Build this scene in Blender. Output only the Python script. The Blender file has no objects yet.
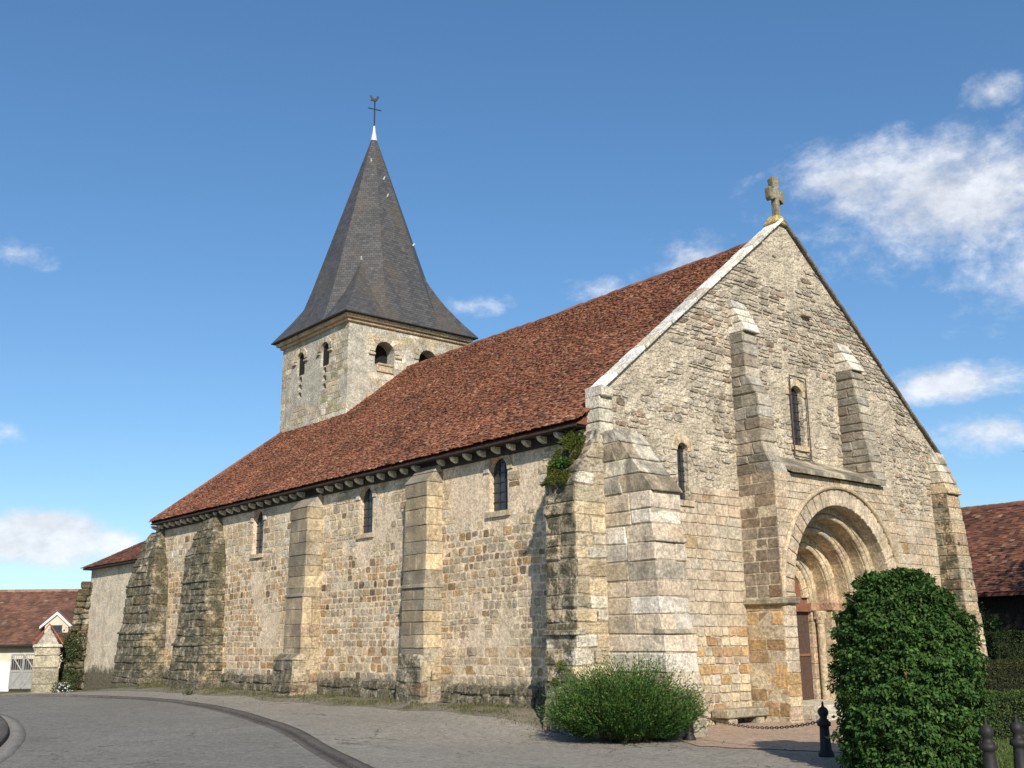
import bpy, bmesh, math, random
import numpy as np
from mathutils import Vector, Matrix, noise
rnd = random.Random(7)
S = bpy.context.scene
COL = S.collection
R = math.radians

# ------------------------------------------------------------------ camera, sky, sun, exposure
cd = bpy.data.cameras.new('camera'); cam = bpy.data.objects.new('camera', cd); COL.objects.link(cam)
AZ, PIT, ROL = R(39.809), R(13.879), R(-0.5547)
fh = Vector((math.sin(AZ), math.cos(AZ), 0)); up = Vector((0, 0, 1)); rt = fh.cross(up)
fw = fh*math.cos(PIT)+up*math.sin(PIT); uu = rt.cross(fw)
cx_ = rt*math.cos(ROL)+uu*math.sin(ROL); cy_ = -rt*math.sin(ROL)+uu*math.cos(ROL)
m = Matrix((cx_, cy_, -fw)).transposed().to_4x4(); m.translation = Vector((-17.21, -17.32, 1.6))
cam.matrix_world = m
cd.sensor_width = 36; cd.lens = 1041.4*36/1024; cd.clip_end = 6000; cd.clip_start = 0.1
S.camera = cam
CAM = Vector((-17.21, -17.32, 1.6))
def ray(x, y):
    return (cx_*((x-512)/1041.4) - cy_*((y-384)/1041.4) + fw)

SUN_D = Vector((0.424, 0.734, -0.53)).normalized()
SUN_EL = math.asin(-SUN_D.z)
ld = bpy.data.lights.new('sun', 'SUN'); ld.energy = 5.0; ld.angle = R(0.5); ld.color = (1.0, 0.915, 0.79)
sun = bpy.data.objects.new('sun', ld); COL.objects.link(sun)
sun.rotation_euler = SUN_D.to_track_quat('-Z', 'Y').to_euler()

W = bpy.data.worlds.new('World'); S.world = W; W.use_nodes = True
S.view_settings.view_transform = 'Standard'; S.view_settings.look = 'None'
S.view_settings.exposure = 0.25; S.view_settings.gamma = 1; S.view_settings.use_curve_mapping = False

class NT:
    """tiny node-tree helper"""
    def __init__(s, tree): s.t = tree; s.n = tree.nodes; s.l = tree.links
    def new(s, typ, **kw):
        n = s.n.new(typ)
        for k, v in kw.items():
            if k.startswith('i_'):
                k = k[2:]; k = int(k) if k.isdigit() else k.replace('_', ' ')
                if isinstance(v, bpy.types.NodeSocket): s.l.new(v, n.inputs[k])
                else: n.inputs[k].default_value = v
            else: setattr(n, k, v)
        return n
    def math(s, op, a, b=None, c=None, clamp=False):
        n = s.n.new('ShaderNodeMath'); n.operation = op; n.use_clamp = clamp
        for i, v in enumerate((a, b, c)):
            if v is None: continue
            if isinstance(v, bpy.types.NodeSocket): s.l.new(v, n.inputs[i])
            else: n.inputs[i].default_value = v
        return n.outputs[0]
    def vmath(s, op, a, b=None):
        n = s.n.new('ShaderNodeVectorMath'); n.operation = op
        for i, v in enumerate((a, b)):
            if v is None: continue
            if isinstance(v, bpy.types.NodeSocket): s.l.new(v, n.inputs[i])
            else: n.inputs[i].default_value = v
        return n.outputs['Value'] if op in ('LENGTH', 'DOT_PRODUCT') else n.outputs[0]
    def mix(s, fac, a, b, blend='MIX'):
        n = s.n.new('ShaderNodeMix'); n.data_type = 'RGBA'; n.blend_type = blend; n.clamp_factor = True
        for i, v in ((0, fac), (6, a), (7, b)):
            if isinstance(v, bpy.types.NodeSocket): s.l.new(v, n.inputs[i])
            elif i == 0: n.inputs[0].default_value = v
            else: n.inputs[i].default_value = (*v, 1) if len(v) == 3 else v
        return n.outputs[2]
    def ramp(s, v, lo, hi, a=0.0, b=1.0, smooth=True):
        n = s.n.new('ShaderNodeMapRange'); n.interpolation_type = 'SMOOTHSTEP' if smooth else 'LINEAR'
        s.l.new(v, n.inputs[0])
        for i, x in ((1, lo), (2, hi), (3, a), (4, b)):
            if isinstance(x, bpy.types.NodeSocket): s.l.new(x, n.inputs[i])
            else: n.inputs[i].default_value = x
        return n.outputs[0]
    def noise(s, vec, scale, detail=4, rough=.55, dist=0.0, out='Fac'):
        n = s.n.new('ShaderNodeTexNoise'); n.inputs['Scale'].default_value = scale
        n.inputs['Detail'].default_value = detail; n.inputs['Roughness'].default_value = rough
        n.inputs['Distortion'].default_value = dist
        if vec is not None: s.l.new(vec, n.inputs['Vector'])
        return n.outputs[out]
    def scale(s, vec, v3):
        return s.vmath('MULTIPLY', vec, v3)

def build_world():
    t = NT(W.node_tree); t.n.clear()
    sky = t.new('ShaderNodeTexSky', sky_type='NISHITA', sun_disc=False, sun_elevation=SUN_EL, sun_rotation=R(210),
                altitude=200, air_density=1.0, dust_density=0.35, ozone_density=2.2)
    d = t.vmath('NORMALIZE', t.new('ShaderNodeTexCoord').outputs['Generated'])
    blobs = [  # pixel centre, half width, half height (px), strength
        (965, 205, 210, 84, .74), (850, 188, 120, 62, .66), (825, 232, 70, 44, .45), (690, 262, 85, 34, .58), (992, 92, 42, 26, .40), (945, 384, 110, 28, .85),
        (1000, 432, 110, 32, .68), (42, 538, 80, 36, 1.45), (108, 543, 45, 22, .9), (22, 254, 50, 20, .40), (470, 304, 62, 17, .42),
        (600, 290, 60, 20, .35), (8, 432, 36, 20, .45), (1180, 250, 260, 110, .8), (-160, 520, 170, 50, .7), (860, 315, 50, 18, .25), (150, 410, 70, 14, .22)]
    n1 = t.noise(t.scale(d, (1, 1, 1.7)), 9.0, 10, .66, .25)
    n2 = t.noise(t.scale(d, (1, 1, 1.5)), 34.0, 8, .66, .2)
    nn = t.math('ADD', t.math('MULTIPLY', n1, .72), t.math('MULTIPLY', n2, .28))
    nn = t.math('MULTIPLY', t.math('SUBTRACT', nn, .5), 2.1)
    tot = None
    for (px, py, hw, hh, st) in blobs:
        c = ray(px, py).normalized(); k = 1041.4*ray(px, py).length
        q = t.vmath('LENGTH', t.vmath('MULTIPLY', t.vmath('SUBTRACT', d, tuple(c)), (k/hw/1.15, k/hw/1.15, k/hh/1.15)))
        b = t.math('MULTIPLY', t.math('SUBTRACT', 1.0, q, clamp=True), st*1.25)
        tot = b if tot is None else t.math('MAXIMUM', tot, b)
    has = t.ramp(tot, 0.0, .2)
    den = t.ramp(t.math('ADD', tot, t.math('MULTIPLY', nn, t.math('MULTIPLY', has, 1.0))), .22, .92)
    # cloud shading put into the colour: undersides darker
    shade = t.math('MULTIPLY', t.ramp(n2, .3, .72, 0.84, 1.0), t.ramp(t.math('SUBTRACT', n1, t.noise(t.scale(t.vmath('ADD', d, (0, 0, .028)), (1, 1, 1.7)), 9.0, 6, .66, .25)), -.14, .12, .87, 1.04))
    cc = t.new('ShaderNodeVectorMath', operation='SCALE'); cc.inputs[0].default_value = (8.0, 8.25, 8.8); t.l.new(shade, cc.inputs['Scale'])
    gm = t.new('ShaderNodeGamma'); t.l.new(sky.outputs[0], gm.inputs[0]); gm.inputs[1].default_value = .80
    hs = t.new('ShaderNodeHueSaturation'); hs.inputs['Saturation'].default_value = 1.24; hs.inputs['Value'].default_value = 1.44; t.l.new(gm.outputs[0], hs.inputs['Color'])
    skc = t.mix(1.0, hs.outputs[0], (.85, 1.0, 1.12), 'MULTIPLY')
    col = t.mix(t.math('MULTIPLY', den, .88), skc, cc.outputs[0])
    bg = t.new('ShaderNodeBackground'); bg.inputs['Strength'].default_value = 0.102
    t.l.new(col, bg.inputs['Color'])
    o = t.new('ShaderNodeOutputWorld'); t.l.new(bg.outputs[0], o.inputs['Surface'])
build_world()

# ------------------------------------------------------------------ materials
def new_mat(name):
    mt = bpy.data.materials.new(name); mt.use_nodes = True
    t = NT(mt.node_tree); t.n.clear()
    o = t.new('ShaderNodeOutputMaterial'); b = t.new('ShaderNodeBsdfPrincipled')
    t.l.new(b.outputs[0], o.inputs[0])
    return mt, t, b
def pos(t): return t.new('ShaderNodeTexCoord').outputs['Object']
def wpos(t): return t.new('ShaderNodeNewGeometry').outputs['Position']
def tint(t): return t.new('ShaderNodeAttribute', attribute_name='tint').outputs['Color']
def bump(t, b, h, strength, dist):
    n = t.new('ShaderNodeBump'); n.inputs['Strength'].default_value = strength; n.inputs['Distance'].default_value = dist
    t.l.new(h, n.inputs['Height']); t.l.new(n.outputs[0], b.inputs['Normal'])

def stone_mat(name, white=.35, dark=.35, base_moss=0.0, moss=0.0, gain=1.0, seed=0.0, yellow=0.0, streak=0.0, rubble=0.0, side=None, dk=(.52, .68), bloom=0.0, mr=(.33, .56)):
    mt, t, b = new_mat(name)
    p = t.vmath('ADD', wpos(t), (seed*7.3, seed*3.1, seed*1.7))
    c = tint(t)
    f1 = t.noise(p, 2.2, 6, .65); f2 = t.noise(p, 14, 5, .6); f3 = t.noise(p, 60, 3, .6)
    v = t.math('MULTIPLY', t.ramp(f1, .25, .75, .70, 1.26), t.ramp(f2, .30, .70, .66, 1.32))
    v = t.math('MULTIPLY', v, t.ramp(f3, .32, .68, .72, 1.26)); v = t.math('MULTIPLY', v, gain)
    vv = t.new('ShaderNodeVectorMath', operation='SCALE'); t.l.new(c, vv.inputs[0]); t.l.new(v, vv.inputs['Scale'])
    c = vv.outputs[0]
    if white:   # pale crustose lichen and lime bloom
        w = t.math('MULTIPLY', t.ramp(t.noise(p, 5.5, 7, .7), .56, .68), white)
        c = t.mix(w, c, (.50, .48, .41))
    if bloom:   # broad lime-washed patches
        w = t.math('MULTIPLY', t.ramp(t.noise(p, .55, 6, .65), .50, .64), bloom); w = t.math('MULTIPLY', w, t.ramp(f2, .3, .6, .45, 1.0))
        c = t.mix(w, c, (.62, .52, .385))
        w = t.math('MULTIPLY', t.ramp(t.noise(t.vmath('ADD', p, (31, 7, 3)), .8, 6, .65), .54, .66), bloom*.7)
        c = t.mix(w, c, (.53, .38, .23))
    if dark:    # black weather crust
        w = t.ramp(t.noise(t.scale(p, (1, 1, .55)), 1.3, 7, .72), *dk)
        w = t.math('MULTIPLY', w, t.ramp(f2, .35, .58, .38, 1)); w = t.math('MULTIPLY', w, dark)
        if side is not None:      # crust colour is strongest on faces turned to -X
            nx = t.new('ShaderNodeSeparateXYZ'); t.l.new(t.new('ShaderNodeNewGeometry').outputs['Normal'], nx.inputs[0])
            w = t.math('MULTIPLY', w, t.ramp(t.math('MULTIPLY', nx.outputs[0], -1.0), .2, .8, side, 1.0))
        c = t.mix(w, c, (.07, .062, .05))
    if streak:
        w = t.math('MULTIPLY', t.ramp(t.noise(t.scale(p, (2.2, 2.2, .16)), 1.2, 5, .6), .55, .70), streak)
        c = t.mix(w, c, (.11, .095, .07))
    if yellow:
        w = t.math('MULTIPLY', t.ramp(t.noise(p, 9, 6, .7), .55, .63), yellow)
        c = t.mix(w, c, (.42, .27, .03))
    if moss:
        w = t.math('MULTIPLY', t.ramp(t.noise(p, 2.6, 8, .78), *mr), moss)
        if side is not None:
            mx_ = t.new('ShaderNodeSeparateXYZ'); t.l.new(t.new('ShaderNodeNewGeometry').outputs['Normal'], mx_.inputs[0])
            w = t.math('MULTIPLY', w, t.ramp(t.math('MULTIPLY', mx_.outputs[0], -1.0), .2, .8, side, 1.0))
        g = t.mix(t.ramp(f2, .3, .7), (.035, .032, .018), (.10, .095, .06))
        c = t.mix(w, c, g)
    if base_moss:   # damp plinth with dark growth
        sx = t.new('ShaderNodeSeparateXYZ'); t.l.new(wpos(t), sx.inputs[0])
        hgt = t.math('ADD', sx.outputs[2], t.math('MULTIPLY', t.math('SUBTRACT', t.noise(p, 1.6, 6, .7), .5), 1.3))
        w = t.math('MULTIPLY', t.ramp(hgt, .68, .36), base_moss)
        g = t.mix(t.ramp(f2, .35, .62), (.038, .034, .02), (.17, .15, .105))
        c = t.mix(w, c, g)
    t.l.new(c, b.inputs['Base Color']); b.inputs['Roughness'].default_value = .93; b.inputs['Specular IOR Level'].default_value = .2
    h = t.math('ADD', t.math('MULTIPLY', t.noise(p, 9, 6, .7), 1.0), t.math('MULTIPLY', f3, .35))
    if rubble:
        h = t.math('ADD', h, t.math('MULTIPLY', t.ramp(t.noise(t.scale(p, (1, 1, 2.1)), 4.2, 4, .6), .35, .62), 1.0*rubble))
    bump(t, b, h, .85, .045)
    return mt

def plain_mat(name, col, rough=.6, var=.15, scale=8, metal=0.0, spec=.4, bmp=0.0, use_tint=False):
    mt, t, b = new_mat(name); p = pos(t)
    n = t.noise(p, scale, 5, .6)
    base = tint(t) if use_tint else None
    s = t.new('ShaderNodeVectorMath', operation='SCALE')
    if use_tint: t.l.new(base, s.inputs[0])
    else: s.inputs[0].default_value = col
    t.l.new(t.ramp(n, .25, .75, 1-var, 1+var), s.inputs['Scale'])
    t.l.new(s.outputs[0], b.inputs['Base Color'])
    b.inputs['Roughness'].default_value = rough; b.inputs['Metallic'].default_value = metal; b.inputs['Specular IOR Level'].default_value = spec
    if bmp: bump(t, b, t.noise(p, scale*3, 5, .65), bmp, .02)
    return mt

def tile_mat(name):
    mt, t, b = new_mat(name); p = wpos(t)
    c = tint(t)
    v = t.math('MULTIPLY', t.ramp(t.noise(p, .9, 5, .6), .3, .7, .78, 1.2), t.ramp(t.noise(p, 40, 3, .6), .3, .7, .78, 1.2))
    s = t.new('ShaderNodeVectorMath', operation='SCALE'); t.l.new(c, s.inputs[0]); t.l.new(v, s.inputs['Scale'])
    c = t.mix(t.math('MULTIPLY', t.ramp(t.noise(p, 3.5, 7, .75), .56, .68), .55), s.outputs[0], (.055, .04, .032))
    c = t.mix(t.math('MULTIPLY', t.ramp(t.noise(p, 6.5, 6, .7), .62, .70), .4), c, (.30, .25, .20))
    t.l.new(c, b.inputs['Base Color']); b.inputs['Roughness'].default_value = .85; b.inputs['Specular IOR Level'].default_value = .25
    bump(t, b, t.noise(p, 45, 4, .6), .5, .01)
    return mt

def slate_mat(name):
    mt, t, b = new_mat(name)
    uv = t.new('ShaderNodeUVMap').outputs[0]; p = wpos(t)
    br = t.new('ShaderNodeTexBrick'); t.l.new(uv, br.inputs['Vector']); br.offset = .5
    br.inputs['Scale'].default_value = 1; br.inputs['Brick Width'].default_value = .20; br.inputs['Row Height'].default_value = .13
    br.inputs['Mortar Size'].default_value = .006; br.inputs['Mortar Smooth'].default_value = .2
    br.inputs['Color1'].default_value = (.050, .050, .052, 1); br.inputs['Color2'].default_value = (.088, .086, .084, 1); br.inputs['Mortar'].default_value = (.018, .018, .018, 1)
    c = br.outputs['Color']
    n1 = t.noise(t.scale(p, (1, 1, .45)), .55, 6, .6)
    c = t.mix(t.math('MULTIPLY', t.ramp(n1, .47, .62), .38), c, (.105, .078, .048))      # brown lichen
    c = t.mix(t.math('MULTIPLY', t.ramp(t.noise(p, 2.4, 7, .75), .58, .70), .5), c, (.21, .20, .18))
    c = t.mix(t.math('MULTIPLY', t.ramp(t.noise(p, 1.1, 6, .7), .56, .70), .5), c, (.03, .03, .03))
    t.l.new(c, b.inputs['Base Color']); b.inputs['Roughness'].default_value = .62; b.inputs['Specular IOR Level'].default_value = .4
    sy = t.new('ShaderNodeSeparateXYZ'); t.l.new(uv, sy.inputs[0])
    saw = t.math('SUBTRACT', 1.0, t.math('FRACT', t.math('DIVIDE', sy.outputs[1], .13)))
    h = t.math('ADD', saw, t.math('MULTIPLY', br.outputs['Fac'], -.6)); h = t.math('ADD', h, t.math('MULTIPLY', t.noise(p, 18, 4, .6), .8))
    bump(t, b, h, .6, .02)
    return mt

def leaf_mat(name, trans=.3, rough=.5):
    mt = bpy.data.materials.new(name); mt.use_nodes = True
    t = NT(mt.node_tree); t.n.clear()
    o = t.new('ShaderNodeOutputMaterial'); c = tint(t)
    b = t.new('ShaderNodeBsdfPrincipled'); t.l.new(c, b.inputs['Base Color'])
    b.inputs['Roughness'].default_value = rough; b.inputs['Specular IOR Level'].default_value = .22
    tr = t.new('ShaderNodeBsdfTranslucent')
    t.l.new(t.mix(.5, c, (.10, .16, .02)), tr.inputs['Color'])
    mx = t.new('ShaderNodeMixShader'); mx.inputs[0].default_value = trans
    t.l.new(b.outputs[0], mx.inputs[1]); t.l.new(tr.outputs[0], mx.inputs[2]); t.l.new(mx.outputs[0], o.inputs[0])
    return mt

def ground_mat(name, c1, c2, c3=None, scale=1.0, bmp=.4, grass=0.0, cracks=False):
    mt, t, b = new_mat(name); p = wpos(t)
    n1 = t.noise(p, .35*scale, 6, .6); n2 = t.noise(p, 3*scale, 6, .65); n3 = t.noise(p, 55*scale, 3, .6)
    c = t.mix(t.ramp(n1, .3, .7), c1, c2)
    c = t.mix(t.math('MULTIPLY', t.ramp(n2, .46, .70), .6), c, c3 or c1)
    st = t.math('MULTIPLY', t.ramp(t.noise(p, .8*scale, 9, .72), .54, .68), .38)
    c = t.mix(st, c, tuple(k*.55 for k in c1))
    v = t.math('MULTIPLY', t.ramp(n3, .25, .75, .55, 1.45), t.ramp(t.noise(p, 11*scale, 5, .75), .32, .68, .72, 1.28))
    s = t.new('ShaderNodeVectorMath', operation='SCALE'); t.l.new(c, s.inputs[0]); t.l.new(v, s.inputs['Scale']); c = s.outputs[0]
    if grass:
        c = t.mix(t.math('MULTIPLY', t.ramp(t.noise(p, 2.2, 7, .7), .50, .60), grass), c, (.075, .085, .025))
    if cracks:
        vo = t.new('ShaderNodeTexVoronoi', feature='DISTANCE_TO_EDGE'); vo.inputs['Scale'].default_value = .28
        t.l.new(t.vmath('ADD', p, t.vmath('MULTIPLY', t.noise(p, 1.4, 5, .6, out='Color'), (1.3, 1.3, 1.3))), vo.inputs['Vector'])
        cr = t.math('MULTIPLY', t.ramp(vo.outputs['Distance'], .010, .003), t.ramp(n1, .42, .6, 0, .75))
        c = t.mix(cr, c, (.045, .042, .038))
    t.l.new(c, b.inputs['Base Color']); b.inputs['Roughness'].default_value = .92; b.inputs['Specular IOR Level'].default_value = .25
    bump(t, b, t.math('ADD', n3, t.math('MULTIPLY', n2, .6)), bmp, .02)
    return mt

M = {}
M['wall'] = stone_mat('long_wall_stone', .25, .16, base_moss=.95, seed=1, streak=.14, bloom=.55)
M['facade'] = stone_mat('facade_stone', .36, .34, seed=2, streak=.15, rubble=.8)
M['fbutt'] = stone_mat('weathered_front_buttress', .35, .75, seed=12, streak=.2, rubble=.4, side=.22, dk=(.28, .54))
M['cornerbutt'] = stone_mat('weathered_corner_buttress', .80, .70, moss=.88, mr=(.46, .55), base_moss=.3, seed=13, streak=.35, rubble=.5, side=.10, dk=(.44, .56))
M['wbutt'] = stone_mat('weathered_wall_buttress', .30, .62, base_moss=.3, seed=15, streak=.3, side=.12, dk=(.30, .54), gain=.92)
M['ashlar'] = stone_mat('front_ashlar', .15, .12, seed=14, streak=.12, bloom=.35)
M['butt'] = stone_mat('buttress_stone', .40, .42, base_moss=.25, seed=3, streak=.22)
M['mossy'] = stone_mat('mossy_buttress_stone', .30, .6, base_moss=.5, moss=.93, seed=4, rubble=.6)
M['portal'] = stone_mat('portal_stone', .12, .16, seed=5, streak=.1)
M['lichen'] = stone_mat('lichen_slab_stone', .85, .8, seed=6, dk=(.42, .58))
M['coping'] = stone_mat('coping_stone', .45, .22, seed=7)
M['tower'] = stone_mat('tower_stone', .45, .30, seed=8, streak=.2)
M['choir'] = stone_mat('choir_render', .85, .45, base_moss=.95, seed=9, streak=.12, rubble=.15, bloom=.5)
M['cross'] = stone_mat('cross_stone', .3, .75, seed=10, yellow=.15, dk=(.40, .6))
M['yellow'] = stone_mat('yellow_lichen_stone', .2, .1, seed=11, yellow=1.0)
M['tile'] = tile_mat('clay_tile')
M['slate'] = slate_mat('slate')
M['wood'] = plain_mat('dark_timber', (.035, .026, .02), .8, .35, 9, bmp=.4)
M['door'] = plain_mat('door_timber', (.075, .045, .032), .7, .3, 12, bmp=.3)
M['redwood'] = plain_mat('red_timber', (.20, .085, .05), .65, .25, 9, bmp=.3)
M['glass'] = plain_mat('dark_leaded_glass', (.03, .034, .04), .12, .5, 7, spec=.7, bmp=.35)
M['lead'] = plain_mat('lead_came', (.03, .03, .032), .6, .2, 10)
M['iron'] = plain_mat('iron', (.02, .019, .019), .6, .3, 14, spec=.3)
M['rust'] = plain_mat('rusty_iron', (.10, .06, .04), .8, .3, 14)
M['zinc'] = plain_mat('zinc_cap', (.62, .63, .64), .45, .15, 6, metal=.2)
M['dark'] = plain_mat('dark_void', (.012, .011, .01), .95, .2, 4)
M['leaf'] = leaf_mat('leaf', .25, .68)
M['needle'] = leaf_mat('needle', .2)
M['bark'] = plain_mat('bark', (.09, .065, .045), .95, .35, 12, bmp=.8)
M['road'] = ground_mat('asphalt_road', (.180, .169, .146), (.22, .206, .178), (.150, .141, .122), bmp=.7, cracks=True)
M['pave'] = ground_mat('pale_asphalt', (.245, .222, .182), (.275, .25, .208), (.20, .182, .15), bmp=.6, cracks=True)
M['verge'] = ground_mat('verge_dirt', (.20, .175, .125), (.25, .225, .175), (.12, .11, .065), scale=1.6, bmp=1.0, grass=.45)
M['fore'] = ground_mat('reddish_gravel', (.36, .255, .18), (.40, .30, .22), (.30, .24, .19), bmp=.6, grass=.06)
M['kerb'] = ground_mat('kerb_stone', (.10, .085, .072), (.125, .11, .095), (.07, .06, .052), bmp=.5)
M['kerbpale'] = ground_mat('pale_kerb_stone', (.23, .215, .19), (.28, .26, .23), (.15, .14, .12), bmp=.5)
M['ground'] = ground_mat('field_grass', (.09, .11, .035), (.13, .13, .05), (.12, .11, .06), bmp=.8)
M['plaster'] = plain_mat('white_plaster', (.72, .70, .66), .9, .12, 3, bmp=.2)
M['cream'] = plain_mat('cream_plaster', (.56, .48, .38), .9, .14, 2.5, bmp=.2)
M['whitemetal'] = plain_mat('white_metal', (.27, .27, .26), .5, .15, 8)

# ------------------------------------------------------------------ mesh builder
class MB:
    def __init__(s): s.v = []; s.f = []; s.c = []
    def add(s, vs, fs, col=(.4, .35, .27)):
        o = len(s.v); s.v.extend([tuple(v) for v in vs])
        for f in fs: s.f.append(tuple(i+o for i in f)); s.c.append(col)
    def box(s, a, b, col=(.4, .35, .27), xf=None):
        x0, y0, z0 = a; x1, y1, z1 = b
        vs = [Vector(p) for p in ((x0, y0, z0), (x1, y0, z0), (x1, y1, z0), (x0, y1, z0), (x0, y0, z1), (x1, y0, z1), (x1, y1, z1), (x0, y1, z1))]
        if xf: vs = [xf @ v for v in vs]
        s.add(vs, [(0, 3, 2, 1), (4, 5, 6, 7), (0, 1, 5, 4), (1, 2, 6, 5), (2, 3, 7, 6), (3, 0, 4, 7)], col)
    def stone(s, c8, ch, col, jit=0.0):
        """chamfered eight-cornered block; c8: bottom ring then top ring, same order"""
        P = [Vector(c) for c in c8]
        if jit: P = [p+Vector((rnd.uniform(-jit, jit), rnd.uniform(-jit, jit), rnd.uniform(-jit, jit))) for p in P]
        F = [(0, 3, 2, 1), (4, 5, 6, 7), (0, 1, 5, 4), (1, 2, 6, 5), (2, 3, 7, 6), (3, 0, 4, 7)]
        vs = []; idx = {}; fs = []
        for fi, f in enumerate(F):
            ring = []
            for k in range(4):
                p = P[f[k]]; a = P[f[k-1]]-p; b = P[f[(k+1) % 4]]-p
                la, lb = a.length, b.length
                q = p + (a/la*min(ch, la*.4) if la > 1e-6 else a) + (b/lb*min(ch, lb*.4) if lb > 1e-6 else b)
                idx[(fi, f[k])] = len(vs); ring.append(len(vs)); vs.append(q)
            fs.append(tuple(ring))
        edges = {}
        for fi, f in enumerate(F):
            for k in range(4): edges.setdefault(frozenset((f[k], f[(k+1) % 4])), []).append((fi, f[k], f[(k+1) % 4]))
        for e in edges.values():
            (f1, a, b), (f2, c, d) = e
            fs.append((idx[(f1, b)], idx[(f1, a)], idx[(f2, a)], idx[(f2, b)]))
        for v in range(8):
            fl = [fi for fi, f in enumerate(F) if v in f]
            tri = [idx[(fi, v)] for fi in fl]
            n = (vs[tri[1]]-vs[tri[0]]).cross(vs[tri[2]]-vs[tri[0]])
            cen = sum(P, Vector())/8
            if n.dot(P[v]-cen) < 0: tri.reverse()
            fs.append(tuple(tri))
        s.add(vs, fs, col)
    def tube(s, pts, rad, n=8, col=(.3, .3, .3), cap=True):
        pts = [Vector(p) for p in pts]; rads = rad if isinstance(rad, (list, tuple)) else [rad]*len(pts)
        base = len(s.v); prev = None
        for i, p in enumerate(pts):
            d = (pts[min(i+1, len(pts)-1)]-pts[max(i-1, 0)]).normalized()
            a = d.orthogonal().normalized() if prev is None else (prev-d*prev.dot(d)).normalized()
            prev = a; b = d.cross(a)
            for k in range(n):
                th = 2*math.pi*k/n; s.v.append(tuple(p+(a*math.cos(th)+b*math.sin(th))*rads[i]))
        for i in range(len(pts)-1):
            for k in range(n):
                s.f.append((base+i*n+k, base+i*n+(k+1) % n, base+(i+1)*n+(k+1) % n, base+(i+1)*n+k)); s.c.append(col)
        if cap:
            s.f.append(tuple(base+k for k in reversed(range(n)))); s.c.append(col)
            s.f.append(tuple(base+(len(pts)-1)*n+k for k in range(n))); s.c.append(col)
    def lathe(s, prof, c, n=16, col=(.3, .3, .3)):
        base = len(s.v)
        for (r, z) in prof:
            for k in range(n): s.v.append((c[0]+r*math.cos(2*math.pi*k/n), c[1]+r*math.sin(2*math.pi*k/n), c[2]+z))
        for i in range(len(prof)-1):
            for k in range(n):
                s.f.append((base+i*n+k, base+i*n+(k+1) % n, base+(i+1)*n+(k+1) % n, base+(i+1)*n+k)); s.c.append(col)
    def prism(s, poly, d, col=(.4, .35, .27)):
        """poly: list of 3D points (planar), extruded along vector d"""
        P = [Vector(p) for p in poly]; d = Vector(d); n = len(P)
        nor = Vector((0, 0, 0))
        for i in range(n): nor += P[i].cross(P[(i+1) % n])
        if nor.dot(d) > 0: P.reverse()
        vs = P+[p+d for p in P]
        fs = [tuple(range(n)), tuple(reversed(range(n, 2*n)))]+[((i+1) % n, i, n+i, n+(i+1) % n) for i in range(n)]
        s.add(vs, fs, col)
    def mesh(s, name):
        me = bpy.data.meshes.new(name)
        me.from_pydata(s.v, [], s.f)
        at = me.attributes.new('tint', 'FLOAT_COLOR', 'FACE')
        arr = np.ones((len(s.f), 4), dtype=np.float32); arr[:, :3] = np.array(s.c, dtype=np.float32).reshape(-1, 3)
        at.data.foreach_set('color', arr.ravel())
        me.update(); return me
    def build(s, name, mat, parent=None, smooth=False):
        me = s.mesh(name); me.materials.append(mat)
        if smooth: me.polygons.foreach_set('use_smooth', [True]*len(me.polygons))
        o = bpy.data.objects.new(name, me); COL.objects.link(o)
        if parent is not None: o.parent = parent; o.matrix_parent_inverse = parent.matrix_world.inverted() if False else Matrix.Translation(-wloc(parent))
        return o
WL = {}
def wloc(o): return WL.get(o.name, Vector((0, 0, 0)))

def tag(o, label=None, cat=None, group=None, kind=None):
    if label: o['label'] = label
    if cat: o['category'] = cat
    if group: o['group'] = group
    if kind: o['kind'] = kind
    return o
def thing(name, label, cat, loc=(0, 0, 0), group=None):
    o = bpy.data.objects.new(name, None); COL.objects.link(o); o.location = loc; o.empty_display_size = .3
    WL[o.name] = Vector(loc)
    return tag(o, label, cat, group)

def quick(name, verts, faces, cols, mat, parent=None, smooth=False):
    """fast mesh from numpy arrays; faces (n,k); cols per face (n,3)"""
    verts = np.asarray(verts, np.float32).reshape(-1, 3); faces = np.asarray(faces, np.int32)
    n, k = faces.shape
    me = bpy.data.meshes.new(name)
    me.vertices.add(len(verts)); me.vertices.foreach_set('co', verts.ravel())
    me.loops.add(n*k); me.loops.foreach_set('vertex_index', faces.ravel())
    me.polygons.add(n); me.polygons.foreach_set('loop_start', np.arange(0, n*k, k, dtype=np.int32))
    me.polygons.foreach_set('loop_total', np.full(n, k, np.int32))
    me.update(calc_edges=True); me.validate()
    at = me.attributes.new('tint', 'FLOAT_COLOR', 'FACE')
    a = np.ones((n, 4), np.float32); a[:, :3] = cols; at.data.foreach_set('color', a.ravel())
    if smooth: me.polygons.foreach_set('use_smooth', [True]*n)
    me.materials.append(mat)
    o = bpy.data.objects.new(name, me); COL.objects.link(o)
    if parent is not None: o.parent = parent; o.matrix_parent_inverse = Matrix.Translation(-wloc(parent))
    return o

def nz(x, y, z=0.0): return noise.noise(Vector((x, y, z)))
def arch_poly(cu, r, v0, vs, n=14, rise=None):
    rise = rise or r
    return [(cu-r, v0)]+[(cu-r*math.cos(math.pi*i/n), vs+rise*math.sin(math.pi*i/n)) for i in range(n+1)]+[(cu+r, v0)]

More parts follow.
